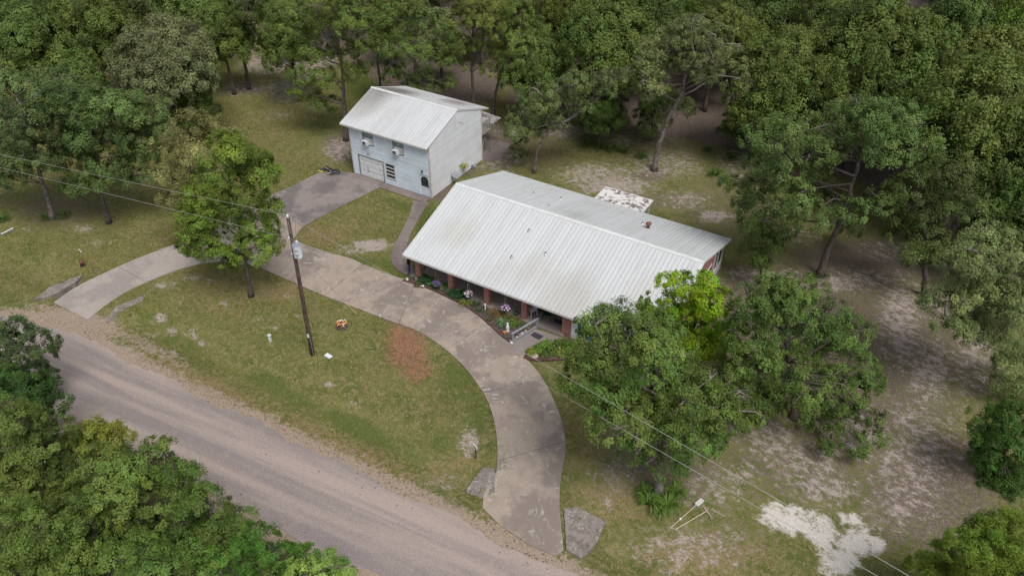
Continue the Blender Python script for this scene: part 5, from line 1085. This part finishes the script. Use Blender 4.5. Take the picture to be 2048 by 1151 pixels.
p = G(541, 681); t = thing('utility_pedestal', 'small pale green utility pedestal on the front lawn', 'pedestal', p); mb = MB(); mb.lathe(p, [(.12, -.05), (.12, .42), (.14, .42), (.14, .5), (.1, .54)], 12); mb.build('body', M['utilitygreen'], t); mb = MB(); mb.cbox(p+np.array([.05, -.12, .25]), (.1, .02, .2), .3); mb.build('hatch', M['white'], t)
p = G(657, 712); mb = MB(); mb.cbox(p+np.array([0, 0, .03]), (.48, .28, .08), -.1); mb.cbox(p+np.array([0, 0, .075]), (.3, .14, .02), -.1); tag(mb.build('meter_box_lid', M['white']), 'white meter box lid flat in the grass right of the pole', 'meter lid')
# address sign
p = G(952, 916); t = thing('sign_post', 'small dark sign post with a white number plate beside the drive', 'sign', p)
mb = MB(); mb.bar(p, p+np.array([0, 0, 1.0]), .06); mb.build('post', M['wood'], t); mb = MB(); mb.cbox(p+np.array([0, -.03, 1.0]), (.34, .04, .2), -.45); pl = mb.build('plate', M['white'], t)
for i in range(3): mb = MB(); mb.cbox(p+np.array([-.09+i*.09, -.055+(-.04*(i-1)), 1.0]), (.04, .012, .11), -.45); mb.build('number_mark', M['black'], pl)
# digging tools on the grass
def tool(lab, a, b, head, nm, ca):
    a = G(*a, .04); b = G(*b, .04); t = thing(nm, lab, ca, a); mb = MB(); mb.tube([a, b], .025, 7); mb.build('handle', M['tool'], t); head(t, a, b); return t
def tamper(t, a, b):
    u = (b-a)/np.linalg.norm(b-a); mb = MB(); mb.bar(b-u*.1, b+u*.42, .24, .08); mb.build('head', M['stone'], t); mb = MB(); mb.bar(b-u*.32, b-u*.08, .09, .07); mb.build('socket', M['greymetal'], t)
    mb = MB(); q = a+u*.78; mb.bar(q, q+u*.1, .09, .07); mb.build('clamp', M['white'], t)
def pick(t, a, b):
    u = (b-a)/np.linalg.norm(b-a); v = np.array([u[1], -u[0], 0]); mb = MB(); mb.tube([b-v*.22+u*.05, b, b+v*.35-u*.05, b+v*.52-u*.14], [.035, .045, .03, .012], 6); mb.build('head', M['tan'], t)
tool('long handled tool with a pale flat head lying in the yard', (1340, 1055), (1395, 1007), tamper, 'digging_tool', 'tool')
tool('wooden handled pick lying beside the flat headed tool', (1350, 1058), (1413, 1021), pick, 'pick', 'pick')
# flower planter on the lawn
def flowers(parent, c, r_, n, mats, size=.05, zs=.6, seed=0):
    r = np.random.default_rng(seed); groups = {}
    for i in range(n):
        d = unit(r.normal(size=3)); d[2] = abs(d[2])*zs; q = np.array(c)+d*r_*r.uniform(.75, 1.05); m = mats[int(r.integers(0, len(mats)))]
        groups.setdefault(m, MB()).lathe(q, [(.012, -size*.5), (size, 0), (size*.75, size*.35), (.015, size*.5)], 6)
    for m, mb in groups.items(): o = mb.build('blossoms', M[m], parent); o['kind'] = 'stuff'
def foliage(parent, c, r_, n, color, leaf=(.1, .06), seed=0, zs=.7):
    r = np.random.default_rng(seed); d = unit(r.normal(size=(n, 3))); d[:, 2] = np.abs(d[:, 2])*zs; P = np.array(c)+d*r_*(r.uniform(.2, 1, (n, 1))**.5); V, F = leaf_quads(P, unit(d+np.array([0, 0, .6])+r.normal(size=(n, 3))*.5), leaf[0], leaf[1], r)
    me = npmesh('foliage', V-(origin(parent) if parent else 0), F, {'tone': r.uniform(.7, 1.35, n), 'hue': np.full(n, .5)+r.normal(0, .01, n)}); o = link('foliage', me, parent, [M['leaf']]); o.color = (*color, 1); o['kind'] = 'stuff'; return o
p = G(684, 652); t = thing('flower_planter', 'planter of orange and white flowers ringed by bare soil on the lawn', 'planter', p)
mb = MB(); mb.lathe(p, [(.45, -.05), (.42, .03), (.2, .04), (.2, .04), (.26, .22), (.22, .22), (.2, .17)], 14); mb.build('pot', M['soil'], t)
foliage(t, p+np.array([0, 0, .2]), .3, 120, (.1, .12, .03), seed=1); flowers(t, p+np.array([0, 0, .2]), .34, 70, ['orange', 'orange', 'orange', 'whitef', 'redf', 'yellowf'], .055, .9, 2)
# bucket, sticks, pipe on the left lawn
p = G(166, 530); t = thing('rusty_bucket', 'rusty red brown metal drum lying on the left lawn', 'bucket', p); mb = MB(); a = p+np.array([-.2, .1, .17]); b = p+np.array([.2, -.12, .17]); mb.tube([a, b], .18, 14); mb.build('drum', M['rust'], t); mb = MB(); mb.tube([b+(b-a)*.005, b+(b-a)*.01], .14, 14); mb.build('mouth', M['dark'], t)
a, b = G(157, 498, .05), G(163, 504, .05); mb = MB(); mb.tube([a, b], .03, 6); tag(mb.build('white_stake', M['white']), 'short white stake lying in the grass above the rusty drum', 'stake')
for k, (q0, q1, lab) in enumerate([((2, 468), (26, 456), 'long white plastic pipe lying at the left edge of the lawn'), ((4, 471), (27, 459), 'thin grey pipe lying against the white pipe at the left edge')]):
    mb = MB(); mb.tube([G(*q0, .06), G(*q1, .06)], .05 if k == 0 else .03, 7); tag(mb.build('pipe', M['white'] if k == 0 else M['metal']), lab, 'pipe')
# junk heap by the garage
p = G(662, 344); t = thing('scrap_heap', 'heap of dark scrap and black bags on the pad left of the garage', 'scrap heap', p); r = np.random.default_rng(3)
for i in range(14):
    q = p+np.array([r.uniform(-.9, .9), r.uniform(-.45, .45), r.uniform(.06, .14)]); mb = MB(); s = r.uniform(.14, .28); mb.lathe(q-np.array([0, 0, s*.5]), [(s*.9, 0), (s*1.1, s*.4), (s*.8, s*.8), (s*.2, s)], 7); mb.build('bag', [M['black'], M['rubber'], M['black']][i % 3], t, True)
for i in range(3):
    q = p+np.array([r.uniform(-.6, .6), r.uniform(-.5, .5), .15]); d = r.normal(size=3); d[2] = abs(d[2])*.4; mb = MB(); mb.bar(q, q+unit(d)*r.uniform(.5, 1.0), .06); mb.build('board', M['black'] if i % 2 else M['deckwood'], t)
mb = MB(); mb.cbox(p+np.array([-.75, -.5, .1]), (.5, .1, .06), .1); mb.build('yellow_strap', M['yellowf'], t)
# boards behind the garage
p = G(1028, 273); t = thing('board_pile', 'pile of white boards lying on bare earth behind the garage', 'boards', p); r = np.random.default_rng(4)
for i in range(9):
    c = p+np.array([r.uniform(-.5, .5), r.uniform(-.5, .5), .04+.03*i]); mb = MB(); mb.cbox(c, (1.9*r.uniform(.6, 1), .2, .035), r.uniform(-.25, .15)); mb.build('board', M['white'], t)
# satellite dish
p = G(911.5, 368); hd = on_x(909.5, 350, float(p[0])); t = thing('satellite_dish', 'grey satellite dish on a short mast beside the white garage wall', 'satellite dish', p)
mb = MB(); mb.tube([p, (p[0], p[1], hd[2]-.1)], .03, 7); mb.build('mast', M['metal'], t)
mb = MB(); c = Vector((p[0]+.05, p[1], float(hd[2]))); ax = Vector((.45, -.6, .65)).normalized(); xx = ax.cross(Vector((0, 0, 1))).normalized(); yy = xx.cross(ax)
rings = []; n_ = 16
for rr, dz in ((.02, 0), (.2, .03), (.36, .1), (.36, .085), (.2, .01), (.02, -.02)):
    rings.append([tuple(c+ax*dz+(xx*math.cos(2*math.pi*j/n_)+yy*.85*math.sin(2*math.pi*j/n_))*rr) for j in range(n_)])
mb.add([q for rg in rings for q in rg], [(i*n_+j, i*n_+(j+1) % n_, (i+1) % 6*n_+(j+1) % n_, (i+1) % 6*n_+j) for i in range(6) for j in range(n_)]); mb.build('dish', M['greymetal'], t, True)
mb = MB(); mb.tube([c-yy*.3+ax*.06, c+ax*.42-yy*.05], .015, 5); mb.cbox(c+ax*.42-yy*.04, (.1, .07, .07)); mb.build('feed_arm', M['white'], t)
# tall weed and blobs at the garage base
p = on_x(928, 346, -4.75); p = np.array([-4.75, p[1], 0.]); t = thing('tall_weed', 'tall yellow green weed growing against the white garage wall', 'weed', p)
mb = MB(); mb.tube([p, p+np.array([.05, 0, .55]), p+np.array([0, .08, 1.15])], [.015, .012, .008], 5); mb.build('stem', M['tool'], t)
o = bpy.data.objects.new('leaves', CL[0]); COL.objects.link(o); o.parent = t; o.location = (0, .08, .8); o.scale = (.8, .8, .9); o.color = (.3, .32, .08, 1)
p = on_x(947, 333, -4.8); p = np.array([-4.8, p[1], 0.]); t = thing('hose_reel', 'small dark hose reel on the ground at the garage wall', 'hose reel', p); mb = MB()
mb.tube([p+np.array([0, -.12, .2]), p+np.array([0, .12, .2])], [.2, .2], 12); mb.build('reel', M['greymetal'], t); mb = MB(); mb.bar(p+np.array([-.15, -.15, 0]), p+np.array([0, -.15, .22]), .03); mb.bar(p+np.array([.15, .15, 0]), p+np.array([0, .15, .22]), .03); mb.build('stand', M['black'], t)

# --- porch things
def chair(name, lab, p, rz, m, s=1.0):
    t = thing(name, lab, 'chair', p, None, 0); R = Matrix.Rotation(rz, 3, 'Z'); P = lambda x, y, z: np.array(p)+np.array(R @ Vector((x*s, y*s, z*s)))
    mb = MB(); mb.hexa([P(-.24, -.24, .41), P(.24, -.24, .41), P(.22, .22, .38), P(-.22, .22, .38), P(-.24, -.24, .45), P(.24, -.24, .45), P(.22, .22, .42), P(-.22, .22, .42)]); mb.build('seat', M[m], t)
    for i in range(5): mb = MB(); x = -.2+i*.1; mb.hexa([P(x-.03, .2, .42), P(x+.03, .2, .42), P(x+.03, .23, .42), P(x-.03, .23, .42), P(x-.035, .32, .9), P(x+.035, .32, .9), P(x+.035, .35, .9), P(x-.035, .35, .9)]); mb.build('back_slat', M[m], t)
    mb = MB(); mb.bar(P(-.25, .33, .9), P(.25, .33, .9), .05, .06); mb.build('top_rail', M[m], t)
    for sx in (-1, 1):
        for sy in (-1, 1): mb = MB(); mb.tube([P(sx*.27, sy*.25, 0), P(sx*.22, sy*.2, .42)], [.022, .03], 6); mb.build('leg', M[m], t)
        mb = MB(); mb.tube([P(sx*.26, -.22, .42), P(sx*.27, -.24, .64), P(sx*.27, .28, .66)], .025, 6); mb.build('armrest', M[m], t)
    return t
chair('patio_chair', 'white patio chair between the brick pillar and the entry railing', G(1064, 628, .1), -.5, 'white', 1.05)
chair('patio_chair', 'dark green plastic chair on the shaded porch near the front door', G(1094, 636, .1), .35, 'greenplastic', 1.0)
p = G(1083, 629, .1); t = thing('side_table', 'low dark table between the white chair and the green chair', 'table', p); mb = MB(); mb.cbox(p+np.array([0, 0, .48]), (.5, .45, .04), .2); mb.build('tabletop', M['black'], t)
for sx in (-.2, .2):
    for sy in (-.17, .17): mb = MB(); mb.bar(p+np.array([sx, sy, 0]), p+np.array([sx, sy, .46]), .04); mb.build('leg', M['black'], t)
def mat_quad(pp, z, name, lab):
    P = [tuple(G(x, y, z)[:2]) for x, y in pp]; mb = MB(); mb.slab(P, z-.012, z+.02); tag(mb.build(name, M['rubber']), lab, 'doormat')
mat_quad([(1105.5, 642), (1110, 636.5), (1125, 642), (1123, 650)], .112, 'doormat', 'dark doormat on the porch in front of the door')
mat_quad([(1061, 670), (1069, 663.5), (1087, 672), (1078, 679)], .067, 'doormat', 'dark doormat on the entry walk below the porch')
# entry railing with a planter trough of white stones
a, b = G(1025.5, 685, .05), G(1074, 656, .05); t = thing('entry_railing', 'grey wooden entry railing with a trough of white stones between bed and walk', 'railing', a)
u = (b-a)/np.linalg.norm(b-a); H_ = .78
for q in (a, b): mb = MB(); mb.bar(q+np.array([0, 0, -.05]), q+np.array([0, 0, H_]), .1); mb.build('post', M['greymetal'], t)
mb = MB(); mb.bar(a-u*.1+np.array([0, 0, H_+.03]), b+u*.12+np.array([0, 0, H_+.03]), .13, .06); mb.build('top_rail', M['greymetal'], t)
mb = MB(); mb.bar(a+np.array([0, 0, .13]), b+np.array([0, 0, .13]), .05, .2); mb.build('bottom_board', M['greymetal'], t)
v = np.array([-u[1], u[0], 0]); mb = MB(); mb.bar(a+v*.16+np.array([0, 0, .08]), b+v*.16+np.array([0, 0, .08]), .24, .12); tr_ = mb.build('trough', M['brown'], t)
r = np.random.default_rng(8)
for i in range(16): q = a+(b-a)*r.uniform(.05, .95)+v*r.uniform(.08, .26)+np.array([0, 0, .14]); s = r.uniform(.035, .07); mb = MB(); mb.lathe(q, [(s*.6, 0), (s, s*.4), (s*.7, s*.9), (s*.1, s*1.1)], 6); mb.build('stone', M['stone'], tr_)
for k, (px, py, s, lab) in enumerate([(1020.5, 682, .1, 'white rock at the foot of the entry railing post'), (1023, 685.5, .12, 'larger white rock at the corner of the drive and railing'), (1075, 637, .06, 'small pale rock on the porch edge beside the railing')]):
    p = G(px, py, .05); mb = MB(); mb.lathe(p, [(s*.9, -.02), (s*1.1, s*.4), (s*.8, s*.9), (s*.2, s*1.15)], 8); tag(mb.build('rock', M['stone'], None, True), lab, 'rock')
# white statue and small white light
p = G(1015, 661, .05); t = thing('garden_statue', 'white stone garden statue on a pedestal in the flower bed', 'statue', p)
mb = MB(); mb.lathe(p, [(.14, 0), (.14, .05), (.1, .08), (.09, .2), (.13, .23), (.13, .27)], 10); mb.build('pedestal', M['stone'], t)
mb = MB(); mb.lathe(p+np.array([0, 0, .27]), [(.1, 0), (.11, .1), (.075, .22), (.04, .27), (.07, .32), (.075, .38), (.03, .44)], 10); mb.build('figure', M['whitef'], t, True)
p = G(970.5, 617, .05); t = thing('garden_light', 'small white lantern standing against the third brick pillar', 'garden light', p); mb = MB(); mb.lathe(p, [(.06, 0), (.05, .05), (.05, .32), (.08, .34), (.07, .42), (.02, .47)], 8); mb.build('body', M['whitef'], t); mb = MB(); mb.lathe(p+np.array([0, 0, .47]), [(.03, 0), (.01, .06)], 8); mb.build('finial', M['metal'], t)
p = G(1009, 667, .05); t = thing('clay_pot', 'small orange clay pot in the bed near the statue', 'pot', p); mb = MB(); mb.lathe(p, [(.06, 0), (.085, .14), (.1, .14), (.1, .17), (.07, .17), (.06, .12)], 10); mb.build('pot', M['orange'], t)
p = G(1032, 629, .1); t = thing('watering_can', 'dark green watering can at the porch edge by the fourth pillar', 'watering can', p); mb = MB(); mb.lathe(p, [(.15, 0), (.16, .22), (.12, .26), (.05, .27)], 12); mb.build('body', M['greenplastic'], t); mb = MB(); mb.tube([p+np.array([.12, 0, .08]), p+np.array([.3, -.02, .3])], [.03, .02], 6); mb.build('spout', M['greenplastic'], t); mb = MB(); mb.tube([p+np.array([-.1, 0, .24]), p+np.array([-.05, 0, .4]), p+np.array([.1, 0, .26])], .012, 5); mb.build('handle', M['greenplastic'], t)
# hanging baskets under the eave
for k, (px, py, mats, lab) in enumerate([(873, 568, ['purple', 'purple', 'bluef'], 'hanging basket of purple flowers in the first porch bay'), (937, 588, ['whitef', 'lilac', 'lilac', 'bluef', 'yellowf'], 'hanging basket of white and lilac flowers in the second porch bay'), (1011, 616, ['magenta', 'magenta', 'whitef', 'whitef', 'bluef'], 'hanging basket of magenta and white flowers in the third porch bay')]):
    c = on_y(px, py, .12); t = thing('hanging_basket', lab, 'hanging basket', c, 'hanging flower baskets on the porch')
    mb = MB(); mb.lathe(c-np.array([0, 0, .2]), [(.08, 0), (.17, .08), (.2, .17), (.18, .17), (.1, .1)], 12); mb.build('basket', M['soil'], t)
    for j in range(3): an = j*2.09+.4; mb = MB(); mb.tube([c+np.array([.19*math.cos(an), .19*math.sin(an), -.03]), (c[0], c[1], ZF-.2)], .012 if k == 0 else .007, 4); mb.build('hanger', M['rust'] if k == 0 else M['greymetal'], t)
    foliage(t, c-np.array([0, 0, .02]), .3, 110, (.08, .13, .05), (.1, .05), seed=20+k); flowers(t, c, .31, 80 if k else 50, mats, .05, .9, 30+k)
# bed planting
BP = [(836, 571, 'foliage', .34, (.09, .12, .03)), (848, 560, 'broad', .5, (.035, .085, .03)), (862, 566, 'broad', .5, (.05, .13, .03)), (873, 577, 'clump', .6, (.09, .15, .035)), (884, 572, 'clump', .7, (.1, .16, .035)), (893, 578, 'foliage', .36, (.06, .12, .03)), (906, 590, 'broad', .55, (.03, .075, .025)), (917, 594, 'broad', .55, (.03, .08, .03)), (928, 590, 'broad', .4, (.04, .09, .03)), (930, 608, 'clump', .75, (.16, .19, .05)), (940, 608, 'foliage', .36, (.13, .17, .045)), (953, 610, 'clump', .6, (.05, .075, .03)), (958, 622, 'clump', .5, (.06, .09, .04)),
      (987, 627, 'clump', .8, (.17, .13, .06)), (996, 632, 'clump', .8, (.16, .11, .05)), (1005, 634, 'clump', .7, (.2, .17, .07)), (1018, 636, 'clump', .7, (.12, .12, .05)), (1030, 640, 'clump', .7, (.15, .13, .05)), (1004, 647, 'clump', .8, (.12, .2, .1)), (1010, 652, 'clump', .7, (.13, .2, .11)), (1024, 647, 'foliage', .42, (.15, .2, .04)), (1032, 652, 'clump', .7, (.1, .17, .04)), (1040, 648, 'clump', .6, (.12, .12, .05)), (978, 640, 'foliage', .2, (.1, .1, .05))]
BN = {'foliage': ('bedding_plant', 'low bushy bedding plant'), 'broad': ('broadleaf_plant', 'dark glossy broad leaved plant'), 'clump': ('strap_plant', 'strappy clump')}
WHERE = ['left of the first pillar', 'right of the first pillar', 'beneath the purple basket', 'below the purple basket by the edging', 'left of the second pillar', 'at the second pillar foot', 'right of the second pillar', 'left of the lilac basket', 'just beneath the lilac basket', 'with yellow leaves near the bed edging', 'right of the yellow leaved clump', 'left of the white lantern', 'below the white lantern', 'with reddish leaves right of the third pillar', 'with brown leaves below the magenta basket', 'with straw coloured leaves below the magenta basket', 'right of the magenta basket', 'in front of the watering can', 'with grey green leaves in mid bed', 'with blue green leaves beside the statue', 'between statue and porch', 'behind the statue by the railing', 'at the railing end by the fourth pillar', 'in the thin middle of the bed']
for k, (px, py, kind, s, colr) in enumerate(BP):
    p = G(px, py, .05); nm, wd = BN[kind]; lab = wd+' in the porch bed '+WHERE[k]
    if kind == 'clump': o = bpy.data.objects.new(nm, CL[k % 3]); COL.objects.link(o); o.location = p; o.scale = (s, s, s); o.color = (*colr, 1); tag(o, lab, 'plant', 'plants in the porch flower bed')
    else:
        t = thing(nm, lab, 'plant', p, 'plants in the porch flower bed'); foliage(t, p+np.array([0, 0, .02]), s, 160, colr, (.2, .1) if kind == 'broad' else (.09, .06), 50+k, 1.1)
for k, (px, py) in enumerate([(813, 561), (845, 575)]):
    p = G(px, py, .05); t = thing('white_flower', 'small white flowers at the left tip of the porch bed' if k < 1 else 'small white flowers below the first pillar in the bed', 'flowers', p, 'white flowers in the porch bed'); flowers(t, p+np.array([0, 0, .12]), .12, 8, ['whitef'], .05, .8, 90+k); foliage(t, p, .14, 30, (.1, .14, .04), (.07, .04), 95+k)
# entry shrub bed
for k, (px, py, s, colr, lab) in enumerate([(1062, 706, .42, (.2, .23, .05), 'yellowing small shrub at the left tip of the entry bed'), (1078, 700, .5, (.13, .2, .04), 'leafy green shrub beside the entry walk'), (1093, 692, .55, (.15, .26, .05), 'bright green shrub at the top of the entry bed'), (1105, 702, .6, (.11, .17, .04), 'green shrub in the middle of the entry bed'), (1120, 692, .6, (.1, .16, .035), 'dark green shrub near the porch corner bricks'), (1122, 708, .55, (.18, .22, .06), 'pale mottled shrub at the front of the entry bed'), (1140, 697, .65, (.12, .2, .04), 'rounded green shrub below the white wall panel'), (1145, 712, .6, (.14, .24, .05), 'fresh green shrub under the front oak branches'), (1090, 712, .35, (.09, .12, .04), 'low dull shrub beside the flat stone')]):
    p = G(px, py, .05); t = thing('shrub', lab, 'shrub', p, 'shrubs in the entry bed'); foliage(t, p, s, 420, colr, (.12, .08), 120+k, 1.0)
p = G(1069, 712, .05); mb = MB(); mb.lathe(p, [(.24, -.02), (.26, .05), (.18, .1), (.05, .11)], 9); tag(mb.build('flat_stone', M['tan'], None, True), 'flat tan stone among the shrubs of the entry bed', 'stone')

# --- person beside the porch, facing the left lawn, holding something in both hands
p = np.array(G(819.6, 548.5, .035)); face = R_(200)
t = thing('person', 'person in black shirt and blue jeans standing at the left end of the porch', 'person', p)
R = Matrix.Rotation(face-R_(90), 3, 'Z')          # local +y = facing direction
J = {'pel': (0, 0, .95, .125, .10), 'waist': (0, .0, 1.08, .125, .095), 'chest': (0, .01, 1.28, .155, .11), 'neckb': (0, .01, 1.45, .075, .065), 'neck': (0, .03, 1.50, .052, .052), 'chin': (0, .06, 1.57, .065, .075), 'head': (0, .055, 1.66, .078, .095), 'top': (0, .045, 1.735, .055, .065)}
E_ = [('pel', 'waist'), ('waist', 'chest'), ('chest', 'neckb'), ('neckb', 'neck'), ('neck', 'chin'), ('chin', 'head'), ('head', 'top')]
for s, n_ in ((-1, 'l'), (1, 'r')):
    J.update({'hip'+n_: (s*.09, 0, .88, .092, .09), 'knee'+n_: (s*.1, .03, .49, .062, .062), 'ank'+n_: (s*.11, -.0, .09, .042, .042), 'toe'+n_: (s*.13, .17, .045, .042, .032), 'sh'+n_: (s*.185, 0, 1.40, .062, .06), 'elb'+n_: (s*.24, .04, 1.13, .045, .045), 'wr'+n_: (s*.1, .28, 1.16, .032, .028), 'hand'+n_: (s*.07, .36, 1.18, .038, .022)})
    E_ += [('pel', 'hip'+n_), ('hip'+n_, 'knee'+n_), ('knee'+n_, 'ank'+n_), ('ank'+n_, 'toe'+n_), ('chest', 'sh'+n_), ('sh'+n_, 'elb'+n_), ('elb'+n_, 'wr'+n_), ('wr'+n_, 'hand'+n_)]
    for f in range(4):
        J[f'f{f}a'+n_] = (s*(.095-.02*f), .40, 1.19+.004*f, .011, .011); J[f'f{f}b'+n_] = (s*(.075-.02*f), .435-.006*abs(f-1), 1.175, .009, .009); E_ += [('hand'+n_, f'f{f}a'+n_), (f'f{f}a'+n_, f'f{f}b'+n_)]
    J['tha'+n_] = (s*.04, .34, 1.21, .012, .012); J['thb'+n_] = (s*.02, .37, 1.22, .010, .010); E_ += [('wr'+n_, 'tha'+n_), ('tha'+n_, 'thb'+n_)]
ks = list(J); me = bpy.data.meshes.new('body'); me.from_pydata([tuple(R @ Vector(J[k][:3])) for k in ks], [(ks.index(a), ks.index(b)) for a, b in E_], [])
tmp = bpy.data.objects.new('body_frame', me); COL.objects.link(tmp)
sm = tmp.modifiers.new('skin', 'SKIN'); sm.use_smooth_shade = True
for i, k in enumerate(ks): me.skin_vertices[0].data[i].radius = J[k][3:5]; me.skin_vertices[0].data[i].use_root = (k == 'pel')
ss = tmp.modifiers.new('sub', 'SUBSURF'); ss.levels = 1; ss.render_levels = 1
bpy.context.view_layer.update()
bm_ = bpy.data.meshes.new_from_object(tmp.evaluated_get(bpy.context.evaluated_depsgraph_get())); bpy.data.objects.remove(tmp)
bm_.name = 'body'; bo = link('body', bm_, t, [M['skin'], M['shirt'], M['denim'], M['shoe']])
Ri = R.inverted(); idx = []
for pl in bm_.polygons:
    c = Ri @ pl.center; z = c.z
    idx.append(3 if z < .1 else 2 if z < .97 else (1 if z < 1.49 and not (c.y > .1 and abs(c.x) < .26 and z < 1.3) else 0))
bm_.polygons.foreach_set('material_index', idx); bm_.update()
def local(mb): mb.v = [tuple(np.array(R @ Vector(q))+p) for q in mb.v]; return mb
mb = MB(); mb.lathe((0, .03, 1.66), [(.085, -.07), (.1, .0), (.098, .06), (.07, .105), (.02, .12)], 12); local(mb).build('hair', M['hair'], t, True)
mb = MB(); mb.tube([(0, .15, 1.655), (0, .172, 1.625), (0, .15, 1.615)], [.012, .017, .01], 6); local(mb).build('nose', M['skin'], t)
for s in (-1, 1):
    mb = MB(); mb.lathe((s*.033, .142, 1.655), [(.004, -.012), (.012, 0), (.004, .012)], 6); local(mb).build('eye', M['dark'], t)
    mb = MB(); mb.lathe((s*.086, .05, 1.63), [(.008, -.03), (.018, 0), (.01, .03)], 6); local(mb).build('ear', M['skin'], t)
mb = MB(); mb.bar((-.025, .143, 1.592), (.025, .143, 1.592), .012, .01); local(mb).build('mouth', M['redf'], t)
mb = MB(); mb.bar((-.1, .40, 1.2), (.1, .40, 1.2), .09, .035); mb.bar((-.04, .44, 1.2), (.04, .44, 1.2), .02, .12); local(mb); tag(mb.build('remote_control', M['greymetal']), 'small grey remote control held by the standing person', 'remote control')

# --- bed-side tripod / road crumbs / lawn grass
r = np.random.default_rng(12); mb = MB(); cr = [np.array(q) for q in up_road[1:-1]]; lr_ = [np.array(q) for q in lo_road[1:-1]]
def crumb(q, s):
    k = [q+np.array([math.cos(a)*s*r.uniform(.5, 1), math.sin(a)*s*r.uniform(.5, 1), 0]) for a in np.linspace(0, 6.28, 6)[:-1]]; z = .02
    mb.add([(*x[:2], z) for x in k]+[(*(q[:2]+(x[:2]-q[:2])*.6), z+s*.35) for x in k], [(0, 1, 6, 5), (1, 2, 7, 6), (2, 3, 8, 7), (3, 4, 9, 8), (4, 0, 5, 9), (5, 6, 7, 8, 9)])
for (cpx, cpy, sx, sy, n_) in [(430, 800, 14, 8, 20), (470, 820, 30, 12, 40), (640, 905, 50, 16, 50), (700, 940, 40, 16, 60), (760, 985, 40, 22, 130), (800, 1000, 30, 16, 80), (1050, 1105, 30, 14, 70), (1075, 1125, 24, 12, 50), (480, 990, 26, 12, 60), (560, 1035, 20, 14, 50), (620, 1075, 26, 12, 60), (990, 1045, 20, 12, 20)]:
    for _ in range(n_//2):
        q_ = G(r.normal(cpx, sx), r.normal(cpy, sy))
        if not inside(road_poly, np.array([q_[0]]), np.array([q_[1]]))[0] or r.uniform() < .12: crumb(np.array([*q_[:2], 0]), r.uniform(.015, .07))
tag(mb.build('asphalt_crumbs', plain('asphalt_crumb', (.05, .042, .042), (.11, .09, .085), 9, .9)), kind='stuff')

def blades(name, n_try, xr, yr_, keep, size, color, seed):
    r = np.random.default_rng(seed); x = r.uniform(*xr, n_try); y = r.uniform(*yr_, n_try); m = keep(x, y, r); x, y = x[m], y[m]; n = len(x)
    a = r.uniform(0, 6.28, n); h = size*r.uniform(.5, 1.3, n); wd = size*.24*r.uniform(.7, 1.4, n); l_ = r.uniform(.2, 1.0, n)*h; b = r.uniform(0, 6.28, n); z0 = height(x, y)-.03
    B = np.stack([x, y, z0], -1); sx = np.stack([np.cos(a)*wd, np.sin(a)*wd, 0*x], -1); tip = np.stack([np.cos(b)*l_, np.sin(b)*l_, h], -1)
    V = np.stack([B-sx, B+sx, B+tip], 1).reshape(-1, 3); patch = vnoise(x, y, .55, 5)*.5+vnoise(x, y, 1.7, 6)*.5
    me = npmesh(name, V, np.arange(3*n).reshape(n, 3), {'tone': r.uniform(.75, 1.3, n)*(.8+.4*patch), 'hue': .5-.035*vnoise(x, y, .3, 8)*(r.uniform(.2, 1, n))})
    o = link(name, me, None, [M['grass']]); o.color = (*color, 1); tag(o, kind='stuff'); return o
sand_g = {k: (v, gx, gy) for k, v in cov.items()}
def sample(k, x, y):
    ix = np.clip(np.searchsorted(gx, x), 0, len(gx)-1); iy = np.clip(np.searchsorted(gy, y), 0, len(gy)-1); return cov[k][iy, ix]
hard = [road_poly, drive_poly, arm_poly, pad_poly, walk_poly, front_walk, entry_walk, bed_poly, bed2_poly, [(.3, .4), (19.2, .4), (19.2, 13.5), (.3, 13.5)], [(GX0, GY0-.1), (GX1, GY0-.1), (GX1, GY1), (GX0, GY1)], [(-8.5, 18.35), (-4.2, 18.35), (-3.6, 19.6), (-4.4, 22.3), (-8.5, 22.3)]]
def keep(x, y, r):
    q = np.stack([x, y, 0*x], -1); px, py = to_px(q); ok = (px > -40) & (px < 2090) & (py > 60) & (py < 1180) & (((q-CAM) @ FW) > 5)
    for h in hard: ok &= ~inside(h, x, y)
    den = 1-np.clip(sample('bare', x, y)*1.1+sample('sand', x, y)*1.3+sample('shoulder', x, y)*.8+sample('straw', x, y)*1.0+sample('litter', x, y)*1.25, 0, .97)
    den *= .35+.65*np.clip((vnoise(x, y, .8, 2)*.6+vnoise(x, y, 2.4, 4)*.6-.25)*1.6, 0, 1)
    den = np.maximum(den, sample('lush', x, y)*.8)
    return ok & (r.uniform(size=len(x)) < den)
blades('lawn_grass', 1300000, (-45, 40), (-22, 40), keep, .085, (.15, .172, .044), 21)
def keep_dry(x, y, r): return keep(x, y, r) & (r.uniform(size=len(x)) < np.clip(sample('dry', x, y)+.15, 0, 1))
blades('dry_grass', 1100000, (-45, 40), (-22, 40), keep_dry, .08, (.40, .32, .18), 22)
def keep_straw(x, y, r): return (r.uniform(size=len(x)) < sample('straw', x, y)**1.5*.45) & ~inside(drive_poly, x, y)
blades('pine_straw', 200000, tuple(sorted((float(G(760, 600)[0])-3, float(G(870, 780)[0])+4))), (-14, 2), keep_straw, .09, (.36, .2, .115), 23)
